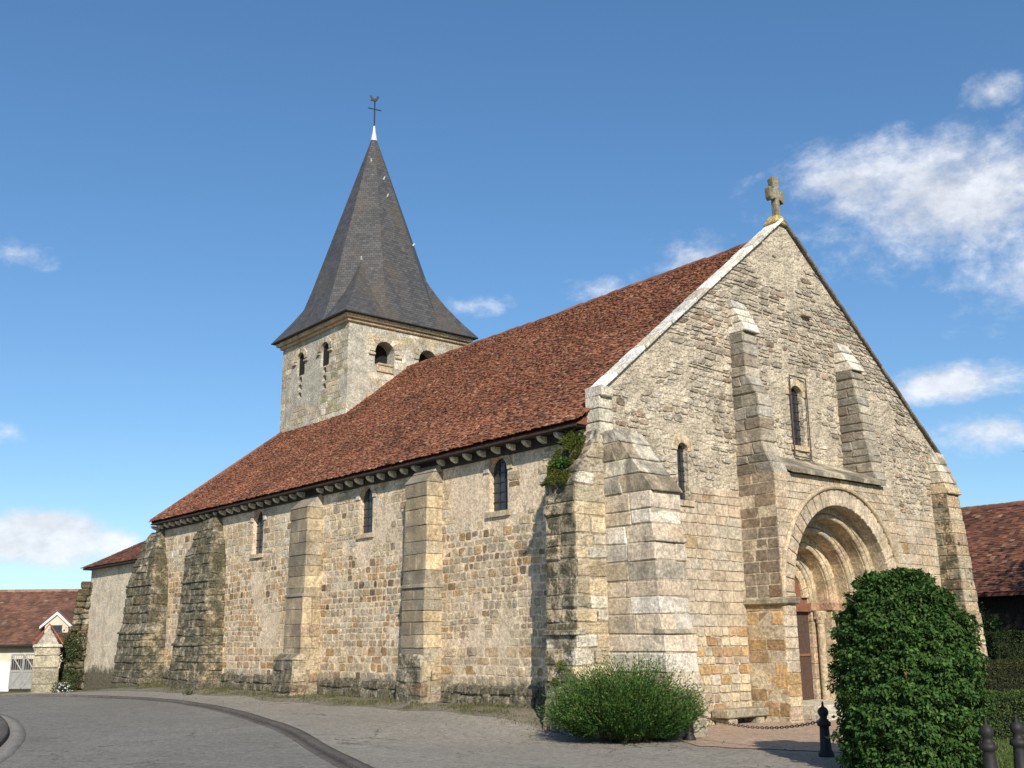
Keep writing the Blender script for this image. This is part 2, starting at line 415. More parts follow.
def cut(o, cutters):
    """boolean difference of plain solids, applied"""
    mbc = MB()
    objs = []
    for (poly, d) in cutters:
        c = MB(); c.prism(poly, d); co = c.build('cutter', M['dark']); objs.append(co)
        md = o.modifiers.new('b', 'BOOLEAN'); md.operation = 'DIFFERENCE'; md.solver = 'EXACT'; md.object = co
    bpy.context.view_layer.update()
    dg = bpy.context.evaluated_depsgraph_get()
    me = bpy.data.meshes.new_from_object(o.evaluated_get(dg))
    o.modifiers.clear(); o.data = me
    if 'tint' not in me.attributes:
        me.attributes.new('tint', 'FLOAT_COLOR', 'FACE')
    at = me.attributes['tint']
    src = tuple(o['_t']) if '_t' in o else (.5, .43, .32)
    at.data.foreach_set('color', np.tile(np.array((*src, 1), np.float32), len(at.data)))
    for co in objs: bpy.data.objects.remove(co)

# ------------------------------------------------------------------ masonry facing
def jitcol(c, a=.12, b=.045):
    k = 1+rnd.uniform(-a, a)*1.5; w = rnd.uniform(-b, b)      # lighter/darker, warmer/cooler
    return (max(.02, c[0]*k*(1+w*.5)), max(.02, c[1]*k), max(.02, c[2]*k*(1-w)))
def facing(mb, P, n, v0, v1, segs, rowh, bw, depth, colfn, gap=.011, corner=.16, jit=.012, breaks=(), wave=.02, seed=0, aspect_lo=.5):
    """courses of separate stones laid on a wall face. P(u,v)->point, n outward"""
    n = Vector(n).normalized()
    br = [v0]; rows = []
    for b in sorted([b for b in breaks if v0+.01 < b < v1-.01])+[v1]:
        if b-br[-1] > .004: br.append(b)
    for a, b in zip(br, br[1:]):
        hs = []
        tot = 0
        while tot < b-a:
            mid = a+tot; rh = rowh(mid) if callable(rowh) else rowh
            h = rnd.uniform(*rh); hs.append(h); tot += h
        k = (b-a)/sum(hs)
        v = a
        for h in hs: rows.append((v, v+h*k)); v += h*k
    def W_(u, v):
        return P(u, v+wave*nz(u*.55+seed, v*.4, seed)) if wave else P(u, v)
    for (va, vb) in rows:
        sa, sb = segs(va+1e-4), segs(vb-1e-4)
        if len(sa) != len(sb):
            sm = segs((va+vb)/2); sa = sb = sm
        for (A, B) in zip(sa, sb):
            la, lb = A[1]-A[0], B[1]-B[0]
            L = (la+lb)/2
            if L < .05: continue
            wr = bw((va+vb)/2) if callable(bw) else bw
            ws = []; tot = 0
            while tot < L: w = rnd.uniform(*wr); ws.append(w); tot += w
            if len(ws) > 1 and ws[-1]-(tot-L) < wr[0]*.5: tot -= ws.pop()
            t = 0; sc = 1/sum(ws)
            for w in ws:
                t0, t1 = t*1.0, t+w*sc; t = t1
                q = [(A[0]+la*t0, va), (A[0]+la*t1, va), (B[0]+lb*t1, vb), (B[0]+lb*t0, vb)]
                um = sum(x[0] for x in q)/4; vm = (va+vb)/2
                col = colfn(um, vm)
                if col is None: continue
                first, last = t0 < 1e-6, t1 > 1-1e-6
                # oct outline in (u,v)
                g = gap*rnd.uniform(.6, 1.6)
                qq = []
                for i, (u, v) in enumerate(q):
                    su = 1 if i in (0, 3) else -1; sv = 1 if i in (0, 1) else -1
                    ju = 0 if (first and su > 0) or (last and su < 0) else rnd.uniform(-jit, jit)
                    qq.append((u+su*g+ju, v+sv*g+rnd.uniform(-jit, jit)*.7))
                out = []
                for i in range(4):
                    p = qq[i]; a = qq[i-1]; b = qq[(i+1) % 4]
                    c1 = min(rnd.uniform(.3, 1.0)*corner, .45); c2 = min(rnd.uniform(.3, 1.0)*corner, .45)
                    hh = vb-va
                    la_ = math.hypot(a[0]-p[0], a[1]-p[1]) or 1; lb_ = math.hypot(b[0]-p[0], b[1]-p[1]) or 1
                    ka = min(c1*hh/la_, .42); kb = min(c2*hh/lb_, .42)
                    out.append((p[0]+(a[0]-p[0])*ka, p[1]+(a[1]-p[1])*ka))
                    out.append((p[0]+(b[0]-p[0])*kb, p[1]+(b[1]-p[1])*kb))
                cu = sum(o[0] for o in out)/8; cv = sum(o[1] for o in out)/8
                d = rnd.uniform(*depth)
                e = min(.018, (vb-va)*.12)
                tu, tv = rnd.uniform(-.02, .02), rnd.uniform(-.03, .03)
                vs = []
                for (u, v) in out: vs.append(W_(u, v)-n*.02)
                for (u, v) in out: vs.append(W_(u, v)+n*(d*.45))
                for (u, v) in out:
                    du, dv = cu-u, cv-v; l = math.hypot(du, dv) or 1
                    vs.append(W_(u+du/l*e, v+dv/l*e)+n*(d+tu*(u-cu)+tv*(v-cv)+rnd.uniform(-.002, .003)))
                fs = []
                for k in range(8):
                    k2 = (k+1) % 8
                    fs.append((k, k2, 8+k2, 8+k)); fs.append((8+k, 8+k2, 16+k2, 16+k))
                fs.append(tuple(range(16, 24)))
                mb.add(vs, fs, col)

def pick(pal):
    r = rnd.random()*sum(w for _, w in pal)
    for c, w in pal:
        r -= w
        if r <= 0: return c
    return pal[-1][0]

# colours (base colours)
OCH = (.46, .31, .155); ORG = (.43, .27, .135); BEI = (.49, .395, .265); GRY = (.42, .36, .262); BRN = (.27, .185, .11)
DRK = (.17, .125, .085); PNK = (.44, .325, .225); PAL = (.57, .51, .40); CRM = (.57, .455, .295); GRN = (.36, .335, .20)

def segs_with(holes, u0, u1):
    """holes: list of (cu, r, v0, vs[, rise]) arch openings"""
    def f(v):
        L = u0(v) if callable(u0) else u0; Rr = u1(v) if callable(u1) else u1
        cuts = []
        for h in holes:
            cu, r, a, vs = h[:4]; rise = h[4] if len(h) > 4 else r
            if a <= v < vs: cuts.append((cu-r, cu+r))
            elif vs <= v < vs+rise:
                w = r*math.sqrt(max(0, 1-((v-vs)/rise)**2)); cuts.append((cu-w, cu+w))
        cuts.sort(); out = []; x = L
        for a, b in cuts:
            if b <= x: continue
            if a >= Rr: break
            if a-x > .03: out.append((x, a))
            x = max(x, b)
        if Rr-x > .03: out.append((x, Rr))
        return out
    return f
def breaks_of(holes):
    b = []
    for h in holes:
        r = h[4] if len(h) > 4 else h[1]
        b += [h[2], h[3], h[3]+r*.5, h[3]+r*.85, h[3]+r]
    return b
def voussoirs(mb, P, n, cu, vs, r0, r1, k, depth, pal, rise=None, back=.02):
    n = Vector(n); q = (rise or r0)/r0
    for i in range(k):
        a0 = math.pi*i/k+.012; a1 = math.pi*(i+1)/k-.012; col = jitcol(pick(pal), .10)
        steps = 3
        A = [a0+(a1-a0)*j/steps for j in range(steps+1)]
        pts = [(r1, a) for a in A]+[(r0, a) for a in reversed(A)]
        uv = [(cu-r*math.cos(a), vs+q*r*math.sin(a)) for r, a in pts]
        d = depth*rnd.uniform(.8, 1.2); m = len(uv); cu_ = sum(x for x, _ in uv)/m; cv_ = sum(y for _, y in uv)/m
        vs_ = [P(u, v)-n*back for u, v in uv]+[P(u, v)+n*(d-.01) for u, v in uv]
        e = .014
        for u, v in uv:
            l = math.hypot(cu_-u, cv_-v); vs_.append(P(u+(cu_-u)/l*e, v+(cv_-v)/l*e)+n*d)
        fs = []
        for j in range(m):
            j2 = (j+1) % m
            fs += [(j2, j, m+j, m+j2), (m+j2, m+j, 2*m+j, 2*m+j2)]
        fs.append(tuple(reversed(range(2*m, 3*m))))
        # orient outwards
        nn = (vs_[2*m+1]-vs_[2*m]).cross(vs_[2*m+2]-vs_[2*m])
        fs2 = []
        f0 = fs[-1]; t = (vs_[f0[1]]-vs_[f0[0]]).cross(vs_[f0[2]]-vs_[f0[0]])
        if t.dot(n) < 0: fs = [tuple(reversed(f)) for f in fs]
        mb.add(vs_, fs, col)

# ------------------------------------------------------------------ terrain
def sst(a, b, x):
    t = max(0, min(1, (x-a)/(b-a))); return t*t*(3-2*t)
def T(x, y):
    w = sst(3.6, -.6, y)*sst(-9.5, -2.2, x)
    z = -.15-.27*w
    v = sst(-2.4, -.35, x)*sst(.9, 2.7, y)*sst(33, 27, y)
    if x < 6: z = z*(1-v)+0.02*v
    z -= .38*sst(24, 37, y)
    return z+.012*nz(x*.5, y*.5)
def sheet(name, f, nu, nv, mat, off, label=None):
    vs = []; fs = []
    for j in range(nv+1):
        for i in range(nu+1):
            x, y = f(i/nu, j/nv); vs.append((x, y, T(x, y)+off))
    for j in range(nv):
        for i in range(nu):
            a = j*(nu+1)+i; fs.append((a, a+1, a+nu+2, a+nu+1))
    v = np.array(vs); fa = np.array(fs)
    p = v[fa]; nn = np.cross(p[:, 1]-p[:, 0], p[:, 2]-p[:, 0])[:, 2]
    if nn.sum() < 0: fa = fa[:, ::-1]
    o = quick(name, vs, fa, np.full((len(fs), 3), .3), mat, smooth=True)
    return tag(o, kind='structure')
def interp(pts, n):
    """Catmull-Rom resample of a 2D polyline"""
    P = [Vector(p) for p in pts]; P = [P[0]*2-P[1]]+P+[P[-1]*2-P[-2]]; out = []
    L = len(pts)-1
    for i in range(n+1):
        t = i/n*L; k = min(int(t), L-1); t -= k
        a, b, c, d = P[k], P[k+1], P[k+2], P[k+3]
        out.append(.5*((2*b)+(-a+c)*t+(2*a-5*b+4*c-d)*t*t+(-a+3*b-3*c+d)*t**3))
    return out
def axis_samples():
    a = list(np.arange(-46, 46.1, .8)); far = [60, 90, 150, 300, 700, 1800]
    return [-f for f in reversed(far)]+a+far
def build_ground():
    ax = axis_samples(); ay = [y+10 for y in axis_samples()]
    vs = [(x, y, (T(x, y)-.14)) for y in ay for x in ax]; nx = len(ax); fs = []
    for j in range(len(ay)-1):
        for i in range(nx-1):
            a = j*nx+i; fs.append((a, a+1, a+nx+1, a+nx))
    tag(quick('ground', vs, fs, np.full((len(fs), 3), .1), M['ground'], smooth=True), kind='structure')
build_ground()
# kerb line between road (left) and the pale pavement (right)
edge = interp([(-20.0, 28.0), (-12.0, 27.6), (-8.2, 26.7), (-5.8, 25.2), (-4.35, 22.8), (-3.5, 19.8), (-3.35, 16.2), (-4.1, 11.2), (-5.3, 6.5), (-6.6, 2.2), (-8.0, -1.5), (-9.3, -5.0), (-10.6, -9.2), (-13.2, -15.5), (-17, -25)], 150)
def along(E, t):
    k = t*(len(E)-1); i = min(int(k), len(E)-2); return E[i].lerp(E[i+1], k-i)
def off_edge(t, d):
    a = along(edge, max(0, t-.004)); b = along(edge, min(1, t+.004)); n = (b-a).normalized(); n = Vector((-n.y, n.x))
    return along(edge, t)+n*d
def road_f(u, v):
    e = along(edge, v)
    far = Vector((-40+ -6*v, 34-60*v))
    return e.lerp(far, u)
sheet('road', road_f, 70, 160, M['road'], -.05)
def pave_f(u, v):
    e = off_edge(v, .245)
    wl = [(4, 40), (1.5, 38), (.6, 33), (.6, 29), (.5, 24), (.5, 20), (.5, 15), (.5, 10), (.5, 6), (.5, 3), (1.5, -1.0), (3, -3.2), (3.4, -7), (2, -13), (-4, -26)]
    k = v*(len(wl)-1); i = min(int(k), len(wl)-2); w = Vector(wl[i]).lerp(Vector(wl[i+1]), k-i)
    return e.lerp(w, u)
sheet('pavement', pave_f, 60, 190, M['pave'], 0.0)
def kerb(name, d0, d1, z, mat):
    vs = []; n = 150
    for i in range(n+1):
        t = i/n
        a, b = off_edge(t, d0), off_edge(t, d1)
        za, zb = T(a.x, a.y), T(b.x, b.y)
        vs += [(a.x, a.y, za-.12), (a.x, a.y, za+z-.01), (a.x*.9+b.x*.1, a.y*.9+b.y*.1, za+z), (b.x, b.y, zb+z), (b.x, b.y, zb-.12)]
    fs = [(i*5+k, i*5+k+1, (i+1)*5+k+1, (i+1)*5+k) for i in range(n) for k in range(4)]
    o = quick(name, vs, np.array(fs)[:, ::-1], np.full((len(fs), 3), .1), mat); tag(o, kind='structure')
kerb('kerb', .06, .26, .012, M['kerb'])
kerb('gutter', -.14, .03, -.038, M['kerb'])
# worn earth along the foot of the wall
def verge_f(u, v):
    y = 34-33.1*v
    x0 = -1.55-.5*nz(y*.35, 3)-.6*sst(20, 30, y)+.5*sst(3.5, 1, y)
    return Vector((x0, y)).lerp(Vector((.45, y)), u)
sheet('verge', verge_f, 24, 150, M['verge'], .006)
# reddish gravel before the portal
def fore_f(u, v):
    L = Vector((-.9, -3.3)).lerp(Vector((.9, -7.6)), v); Rr = Vector((1.2, -.1)).lerp(Vector((13.5, -.1)), v)
    L = L+Vector((.15*nz(v*9, 1), .15*nz(v*9, 5)))
    return L.lerp(Rr, u)
sheet('forecourt', fore_f, 50, 50, M['fore'], .012)
def lawn_f(u, v): return Vector((-4.6, -9.2)).lerp(Vector((24, -3)), u)+Vector((-2.0, -10))*v
sheet('lawn', lambda u, v: (Vector((-.2, -7.0)).lerp(Vector((19, -1.2)), u)).lerp(Vector((-.5, -9.6)).lerp(Vector((22, -12)), u), v), 40, 30, M['ground'], .022)
# traffic island
isl = interp([(-8.7, 22), (-8.75, 17), (-8.96, 14.62), (-9.2, 12.3), (-9.77, 9.45), (-10.52, 6.47), (-11.3, 4.0), (-12.3, 1.3), (-13.6, -1.5), (-15.4, -4), (-18, -6)], 60)
def isl_strip(name, prof, mat):
    vs = []; n = len(isl)
    for i, p in enumerate(isl):
        a = isl[max(0, i-1)]; b = isl[min(n-1, i+1)]; d = (b-a).normalized(); nn = Vector((d.y, -d.x))
        for (o, z) in prof:
            q = p+nn*o; vs.append((q.x, q.y, T(q.x, q.y)+z))
    k = len(prof); fs = [(i*k+j, i*k+j+1, (i+1)*k+j+1, (i+1)*k+j) for i in range(n-1) for j in range(k-1)]
    v = np.array(vs); fa = np.array(fs); pp = v[fa]
    if np.cross(pp[:, 1]-pp[:, 0], pp[:, 2]-pp[:, 0])[:, 2].sum() < 0: fa = fa[:, ::-1]
    tag(quick(name, vs, fa, np.full((len(fs), 3), .1), mat), kind='structure')
isl_strip('island_gutter', [(0, -.13), (0.01, -.03), (.30, -.01), (.31, -.13)], M['kerbpale'])
isl_strip('island_kerb', [(.33, -.13), (.34, .04), (.37, .065), (.66, .075), (.67, .0)], M['kerb'])
isl_strip('island_paving', [(.69, .06), (1.6, .075), (4.5, .08), (9, .08)], M['kerbpale'])

# ================================================================== THE CHURCH
church = thing('church', 'old stone church with red tiled nave, slate spire and arched portal', 'church', (7.87, 12, -.4))
CXF = 7.87
WE = [(3.95, .38, 4.92, 5.98), (10.5, .37, 4.88, 5.96), (17.85, .40, 4.75, 5.93)]   # long wall windows: (y, r, sill, spring)
EAVE = 6.78

# ---- long wall
def long_wall():
    b = MB(); b.box((0.02, .40, -.9), (.9, 27.7, EAVE-.05), (.58, .49, .345))
    o = b.build('nave_wall', M['wall'], church); o['_t'] = (.70, .555, .395)
    cut(o, [([(-.5, u, v) for u, v in arch_poly(y, r, s, sp)], (1.0, 0, 0)) for (y, r, s, sp) in WE])
    mb = MB()
    P = lambda u, v: Vector((.02, u, v))
    def col(u, v):
        pl = nz(u*.33, v*.45, 11)+.6*nz(u*1.1, v*1.2, 4)
        if v < .62: return jitcol(pick([(GRY, 3), (BEI, 2), (BRN, 1)]), .15)
        if v < 1.55: return jitcol(pick([(ORG, 1.4), (OCH, 3), (PNK, 1.6), (CRM, 3), (BEI, 2)]), .12)
        if 2.2 < u < 3.2 and v > 4.2 and nz(u, v, 2) > -.35: return None       # smooth rendered patch beside the corner buttress
        if v > 5.9 and pl > -.1: return None
        if pl > .30 and v > 1.4: return None
        if v > 4.6: return jitcol(pick([(BEI, 3), (CRM, 3), (PAL, 2), (GRY, 1.5), (BRN, .7)]), .12)
        dkn = lambda c, k: tuple(x*k for x in c)
        if v < 2.6: return jitcol(dkn(pick([(BEI, 3), (CRM, 3), (OCH, 2), (GRY, 1.2), (PNK, 1)]), .92), .12)
        return jitcol(dkn(pick([(BEI, 2.6), (OCH, 2.8), (CRM, 2.4), (BRN, 1.5), (GRY, 2), (DRK, .5), (PNK, 1.2)]), .98+.25*nz(u*.3, v*.4, 17)), .13)
    holes = [(y, r+.03, s, sp) for (y, r, s, sp) in WE]
    facing(mb, P, (-1, 0, 0), -.5, EAVE-.1, segs_with(holes, .95, 27.65), lambda v: (.20, .36) if v < 1.55 else ((.16, .26) if v < 4.6 else (.22, .32)),
           lambda v: (.25, .6) if v < 1.55 else ((.18, .40) if v < 4.6 else (.28, .55)), (.0, .016), col, gap=.018, corner=.26, jit=.014, breaks=breaks_of(holes), wave=.05, seed=3)
    mb.build('wall_stones', M['wall'], o)
    # rough dark plinth course
    for (ya, yb) in ((1.1, 6.4), (7.6, 13.0), (14.4, 20.2), (23.0, 25.8)):
        pm = MB()
        for (z0, z1, pr) in ((-.5, .02, .15), (.0, .28, .12), (.26, .52, .07)):
            y = ya
            while y < yb-.1:
                w = min(rnd.uniform(.3, .8), yb-y); q = pr+rnd.uniform(-.04, .03); zt = z1+rnd.uniform(-.06, .05)
                pm.stone([(-q, y, z0), (.1, y, z0), (.1, y+w, z0), (-q, y+w, z0), (-q+.03, y+.02, zt), (.1, y+.02, zt+.03), (.1, y+w-.02, zt+.03), (-q+.03, y+w-.02, zt)], .045, jitcol(GRY, .22), .03)
                y += w
        pm.build('plinth', M['mossy'], church)
    for (y, r, s, sp) in WE: lancet(lambda d, u, v: Vector((d, u, v)), y, r, s, sp, .17, church, Vector((-1, 0, 0)))
def lancet(PP, cu, r, s, sp, dep, parent, n, mat='glass', bars=True, arch=True):
    """PP(depth,u,v): depth measured inwards from the wall face"""
    g = MB(); po = arch_poly(cu, r+.02, s-.02, sp)
    d = PP(1, 0, 0)-PP(0, 0, 0)
    g.prism([PP(dep, u, v) for u, v in po], d*.04, (.05, .05, .06))
    win = g.build('window', M[mat], parent)
    if bars:
        f = MB()
        y = s
        while y < sp+r: 
            hw = r if y < sp else math.sqrt(max(0.0, r*r-(y-sp)**2))
            if hw > .04: f.prism([PP(dep-.025, cu-hw, y), PP(dep-.025, cu+hw, y), PP(dep-.025, cu+hw, y+.02), PP(dep-.025, cu-hw, y+.02)], d*.02)
            y += .26
        for k in (-.33, .33): f.prism([PP(dep-.03, cu+r*k-.008, s), PP(dep-.03, cu+r*k+.008, s), PP(dep-.03, cu+r*k+.008, sp+r*.9), PP(dep-.03, cu+r*k-.008, sp+r*.9)], d*.02)
        f.build('window_bars', M['lead'], win)
    # sill and reveal stones
    q = MB(); q.prism([PP(-.05, cu-r-.12, s-.14), PP(-.05, cu+r+.12, s-.14), PP(-.03, cu+r+.12, s+.005), PP(-.03, cu-r-.12, s+.005)], d*.33, BEI)
    q.build('window_sill', M['butt'], win)
    if arch:
        a = MB(); voussoirs(a, lambda u, v: PP(0, u, v), n, cu, sp, r+.005, r+.22, 7, .022, [(BEI, 2), (CRM, 2), (PAL, 1)], back=.25)
        a.build('window_arch', M['butt'], win)
long_wall()

# ---- buttresses
def buttress(O0, O, A, w, prof, z0, z1, pal, mat, name='buttress', rowh=(.24, .36), ch=.022, capz=None, capmat=None, jit=.008, wf=None, ledges=(), back=.05, split=.6, cappal=None, proud=.016):
    O0, O, A = Vector((*O0, 0)), Vector((*O, 0)), Vector((*A, 0))
    mb = MB(); cap = MB(); z = z0; k = 0
    pt = lambda o, a, zz: O0+O*o+A*a+Vector((0, 0, zz))
    brk = sorted(set([capz or z1, z1]+[l for l, _ in ledges])); rows = []
    a = z0
    for b in brk:
        if b <= a+1e-3: continue
        n = max(1, round((b-a)/rnd.uniform(*rowh))); hs = [rnd.uniform(.8, 1.2) for _ in range(n)]; sc = (b-a)/sum(hs)
        for h in hs: rows.append((a, a+h*sc)); a += h*sc
        a = b
    for (za, zb) in rows:
        k += 1
        p0, p1 = prof(za+1e-3), prof(zb-1e-3); w0, w1 = (wf(za), wf(zb)) if wf else (w, w)
        iscap = capz is not None and za >= capz-1e-4
        tgt = cap if iscap else mb
        g = .006
        sp = [0, 1]
        if w > .75: sp = [0, rnd.uniform(.35, .65), 1] if rnd.random() < split or w > 1.5 else [0, 1]
        if w > 1.5: sp = [0, rnd.uniform(.25, .4), rnd.uniform(.6, .75), 1]
        for s0, s1 in zip(sp, sp[1:]):
            od = [-back/max(p0, p1, .12), 1]
            if max(p0, p1) > .6 and rnd.random() < .8: od = [-back/max(p0, p1), rnd.uniform(.35, .6), 1]
            for o0, o1 in zip(od, od[1:]):
                e = rnd.uniform(-proud, proud) if o1 == 1 else 0
                a0, a1 = -w0/2+w0*s0, -w0/2+w0*s1; b0, b1 = -w1/2+w1*s0, -w1/2+w1*s1
                sj = rnd.uniform(-.006, .010)
                if s0 == 0: a0 -= sj; b0 -= sj
                if s1 == 1: a1 += sj; b1 += sj
                pp0, pp1 = p0*o1+e, p1*o1+e; q0, q1 = p0*o0, p1*o0
                if iscap and capmat: pp0 += .05; pp1 += .05; 
                c8 = [pt(q0, a0, za+g), pt(pp0, a0, za+g), pt(pp0, a1, za+g), pt(q0, a1, za+g), pt(q1, b0, zb-g), pt(max(pp1, q1+.01), b0, zb-g), pt(max(pp1, q1+.01), b1, zb-g), pt(q1, b1, zb-g)]
                if O.cross(A).z < 0: c8 = [c8[i] for i in (1, 0, 3, 2, 5, 4, 7, 6)]
                tgt.stone(c8, ch*rnd.uniform(.7, 1.5), jitcol(pick(cappal if iscap and cappal else pal), .13), jit)
    # mortar core
    zs = [r[0] for r in rows]+[rows[-1][1]]
    prof_pts = [(max(.01, prof(zz+1e-3)-.03), zz) for zz in zs[:-1]]+[(max(.01, prof(zs[-1]-1e-3)-.03), zs[-1]-.02)]
    core = MB(); W2 = w/2-.022
    for (p0, za), (p1, zb) in zip(prof_pts, prof_pts[1:]):
        p1b = max(.01, prof(zb-1e-3)-.03)
        wa = (wf(za)/2-.022) if wf else W2; wb = (wf(zb)/2-.022) if wf else W2
        c8 = [pt(-.05, -wa, za), pt(p0, -wa, za), pt(p0, wa, za), pt(-.05, wa, za), pt(-.05, -wb, zb), pt(p1b, -wb, zb), pt(p1b, wb, zb), pt(-.05, wb, zb)]
        fs = [(0, 3, 2, 1), (4, 5, 6, 7), (0, 1, 5, 4), (1, 2, 6, 5), (2, 3, 7, 6), (3, 0, 4, 7)]
        if O.cross(A).z < 0: fs = [tuple(reversed(f)) for f in fs]
        core.add(c8, fs, (.42, .36, .26))
    mb.v += []; o = len(mb.v); mb.v.extend(core.v); mb.f.extend([tuple(i+o for i in f) for f in core.f]); mb.c.extend(core.c)
    for (lz, le) in ledges:
        p = prof(lz+1e-3); ww = (wf(lz) if wf else w)/2+.02
        h = .10
        c8 = [pt(p-.3, -ww, lz), pt(p+le, -ww, lz), pt(p+le, ww, lz), pt(p-.3, ww, lz), pt(p-.3, -ww, lz+h+.06), pt(p+le*.6, -ww, lz+h), pt(p+le*.6, ww, lz+h), pt(p-.3, ww, lz+h+.06)]
        if O.cross(A).z < 0: c8 = [c8[i] for i in (1, 0, 3, 2, 5, 4, 7, 6)]
        mb.stone(c8, .018, jitcol(GRY, .1), .006)
    bo = mb.build(name, mat, church)
    if cap.v: cap.build('buttress_cap', capmat or mat, bo)
    return bo
def pl(*pts):
    """piecewise-linear profile of projection against height; a repeated z is a step"""
    def f(z):
        if z <= pts[0][0]: return pts[0][1]
        for (a, pa), (b, pb) in zip(pts, pts[1:]):
            if a <= z < b: return pa+(pb-pa)*(z-a)/(b-a)
        return pts[-1][1]
    return f
PB = [(BEI, 4), (GRY, 2), (CRM, 3), (PNK, .8)]
PBA = [(BEI, 3), (PAL, 3), (CRM, 2.4), (GRY, 1)]
PBB = [((.54, .445, .33), 4), ((.59, .52, .42), 3), ((.50, .395, .28), 2), ((.46, .335, .21), .8), ((.42, .36, .27), .8)]
M['facebutt'] = stone_mat('pale_corner_buttress', .30, .22, base_moss=.25, seed=3, streak=.18, bloom=.3)
PM = [(GRY, 3), (BEI, 1.5), (BRN, .6)]
LICH = [(GRY, 2), (PAL, 2), (BEI, 1)]
# corner buttress facing -X, with the mossy steep cap
bA = buttress((0, .50), (-1, 0), (0, 1), 1.04, pl((-.8, 1.08), (1.75, 1.02), (1.75, .98), (5.1, .97), (5.1, 1.0), (6.5, .12)), -.8, 6.5, PBA, M['cornerbutt'], capz=5.1, rowh=(.25, .38), jit=.024, ch=.030, proud=.035, ledges=[(1.72, .06)], cappal=LICH)
# corner buttress facing -Y, lichen slab cap
bB = buttress((.50, 0), (0, -1), (1, 0), 1.0, pl((-.9, 2.0), (1.0, 1.78), (1.75, 1.70), (1.75, 1.62), (3.78, 1.56), (3.78, 1.49), (4.86, 1.47), (4.86, 1.52), (6.45, .28)), -.9, 6.45, PBB, M['facebutt'], capz=4.86, capmat=M['lichen'], rowh=(.25, .42), jit=.016, proud=.022, ledges=[(1.72, .06), (3.72, .05)], cappal=LICH)
# right corner buttress
bC = buttress((15.45, 0), (0, -1), (1, 0), .84, pl((-.9, 1.0), (3.0, .72), (6.1, .50), (6.1, .56), (7.5, .05)), -.9, 7.5, PB, M['cornerbutt'], capz=6.1, capmat=M['lichen'], rowh=(.30, .42), ledges=[], cappal=LICH)
# flat buttresses of the long wall
def flat_b(yc, w, p, zt, zcap, low):
    buttress((0, yc), (-1, 0), (0, 1), w, pl((-.7, p+.04), (3.1, p+.02), (3.1, p-.02), (zcap, p-.04), (zcap, p), (zt, .10)), -.7, zt, PB, M['wbutt'], capz=zcap, rowh=(.27, .42), ch=.012, ledges=[(3.05, .05)], cappal=LICH, proud=.014)
    buttress((0, yc+.06), (-1, 0), (0, 1), w+.14, pl((-.6, p+low+.06), (.8, p+low), (1.15, p+low), (1.32, p+.02)), -.6, 1.32, PM, M['cornerbutt'], name='buttress_foot', rowh=(.3, .45), ch=.05, jit=.03)
flat_b(7.0, 1.08, .56, 6.5, 5.98, .10)
flat_b(13.75, 1.15, .60, 6.4, 5.95, .32)
# two big battered mossy buttresses
buttress((0, 21.6), (-1, 0), (0, 1), 2.5, pl((-.7, 1.0), (1.6, .86), (1.6, .78), (4.9, .66), (6.3, .30), (6.55, .10)), -.7, 6.55, PM, M['mossy'], rowh=(.28, .42), ch=.04, jit=.035, wf=lambda z: 2.75-.08*z if z < 4.9 else 2.3-.75*(z-4.9), ledges=[(1.55, .05), (3.9, .04)])
buttress((0, 27.3), (-1, 0), (0, 1), 2.9, pl((-.8, 1.05), (2.1, .90), (2.1, .80), (4.3, .70), (6.0, .34), (6.35, .10)), -.8, 6.35, PM, M['mossy'], rowh=(.28, .42), ch=.04, jit=.035, wf=lambda z: 3.15-.09*z if z < 4.3 else 2.7-.75*(z-4.3), ledges=[(2.05, .05), (4.0, .05)])

# ---- corbels under the eaves
def corbels():
    y = 1.35
    base = None
    while y < 27.6:
        if all(abs(y-b) > .5 for b in (7.0, 13.75)):
            c = MB(); w = .07; pr = .29+rnd.uniform(-.03, .03)
            pts = [(.05, 6.585), (-pr, 6.585), (-pr, 6.53), (-pr+.06, 6.47), (-pr+.17, 6.43), (.05, 6.40)]
            c.prism([(x, y-w, z+rnd.uniform(-.01, .01)) for x, z in pts], (0, 2*w, 0), jitcol((.66, .60, .48), .1))
            c.build('corbel', M['coping'], church)
        y += .62
corbels()

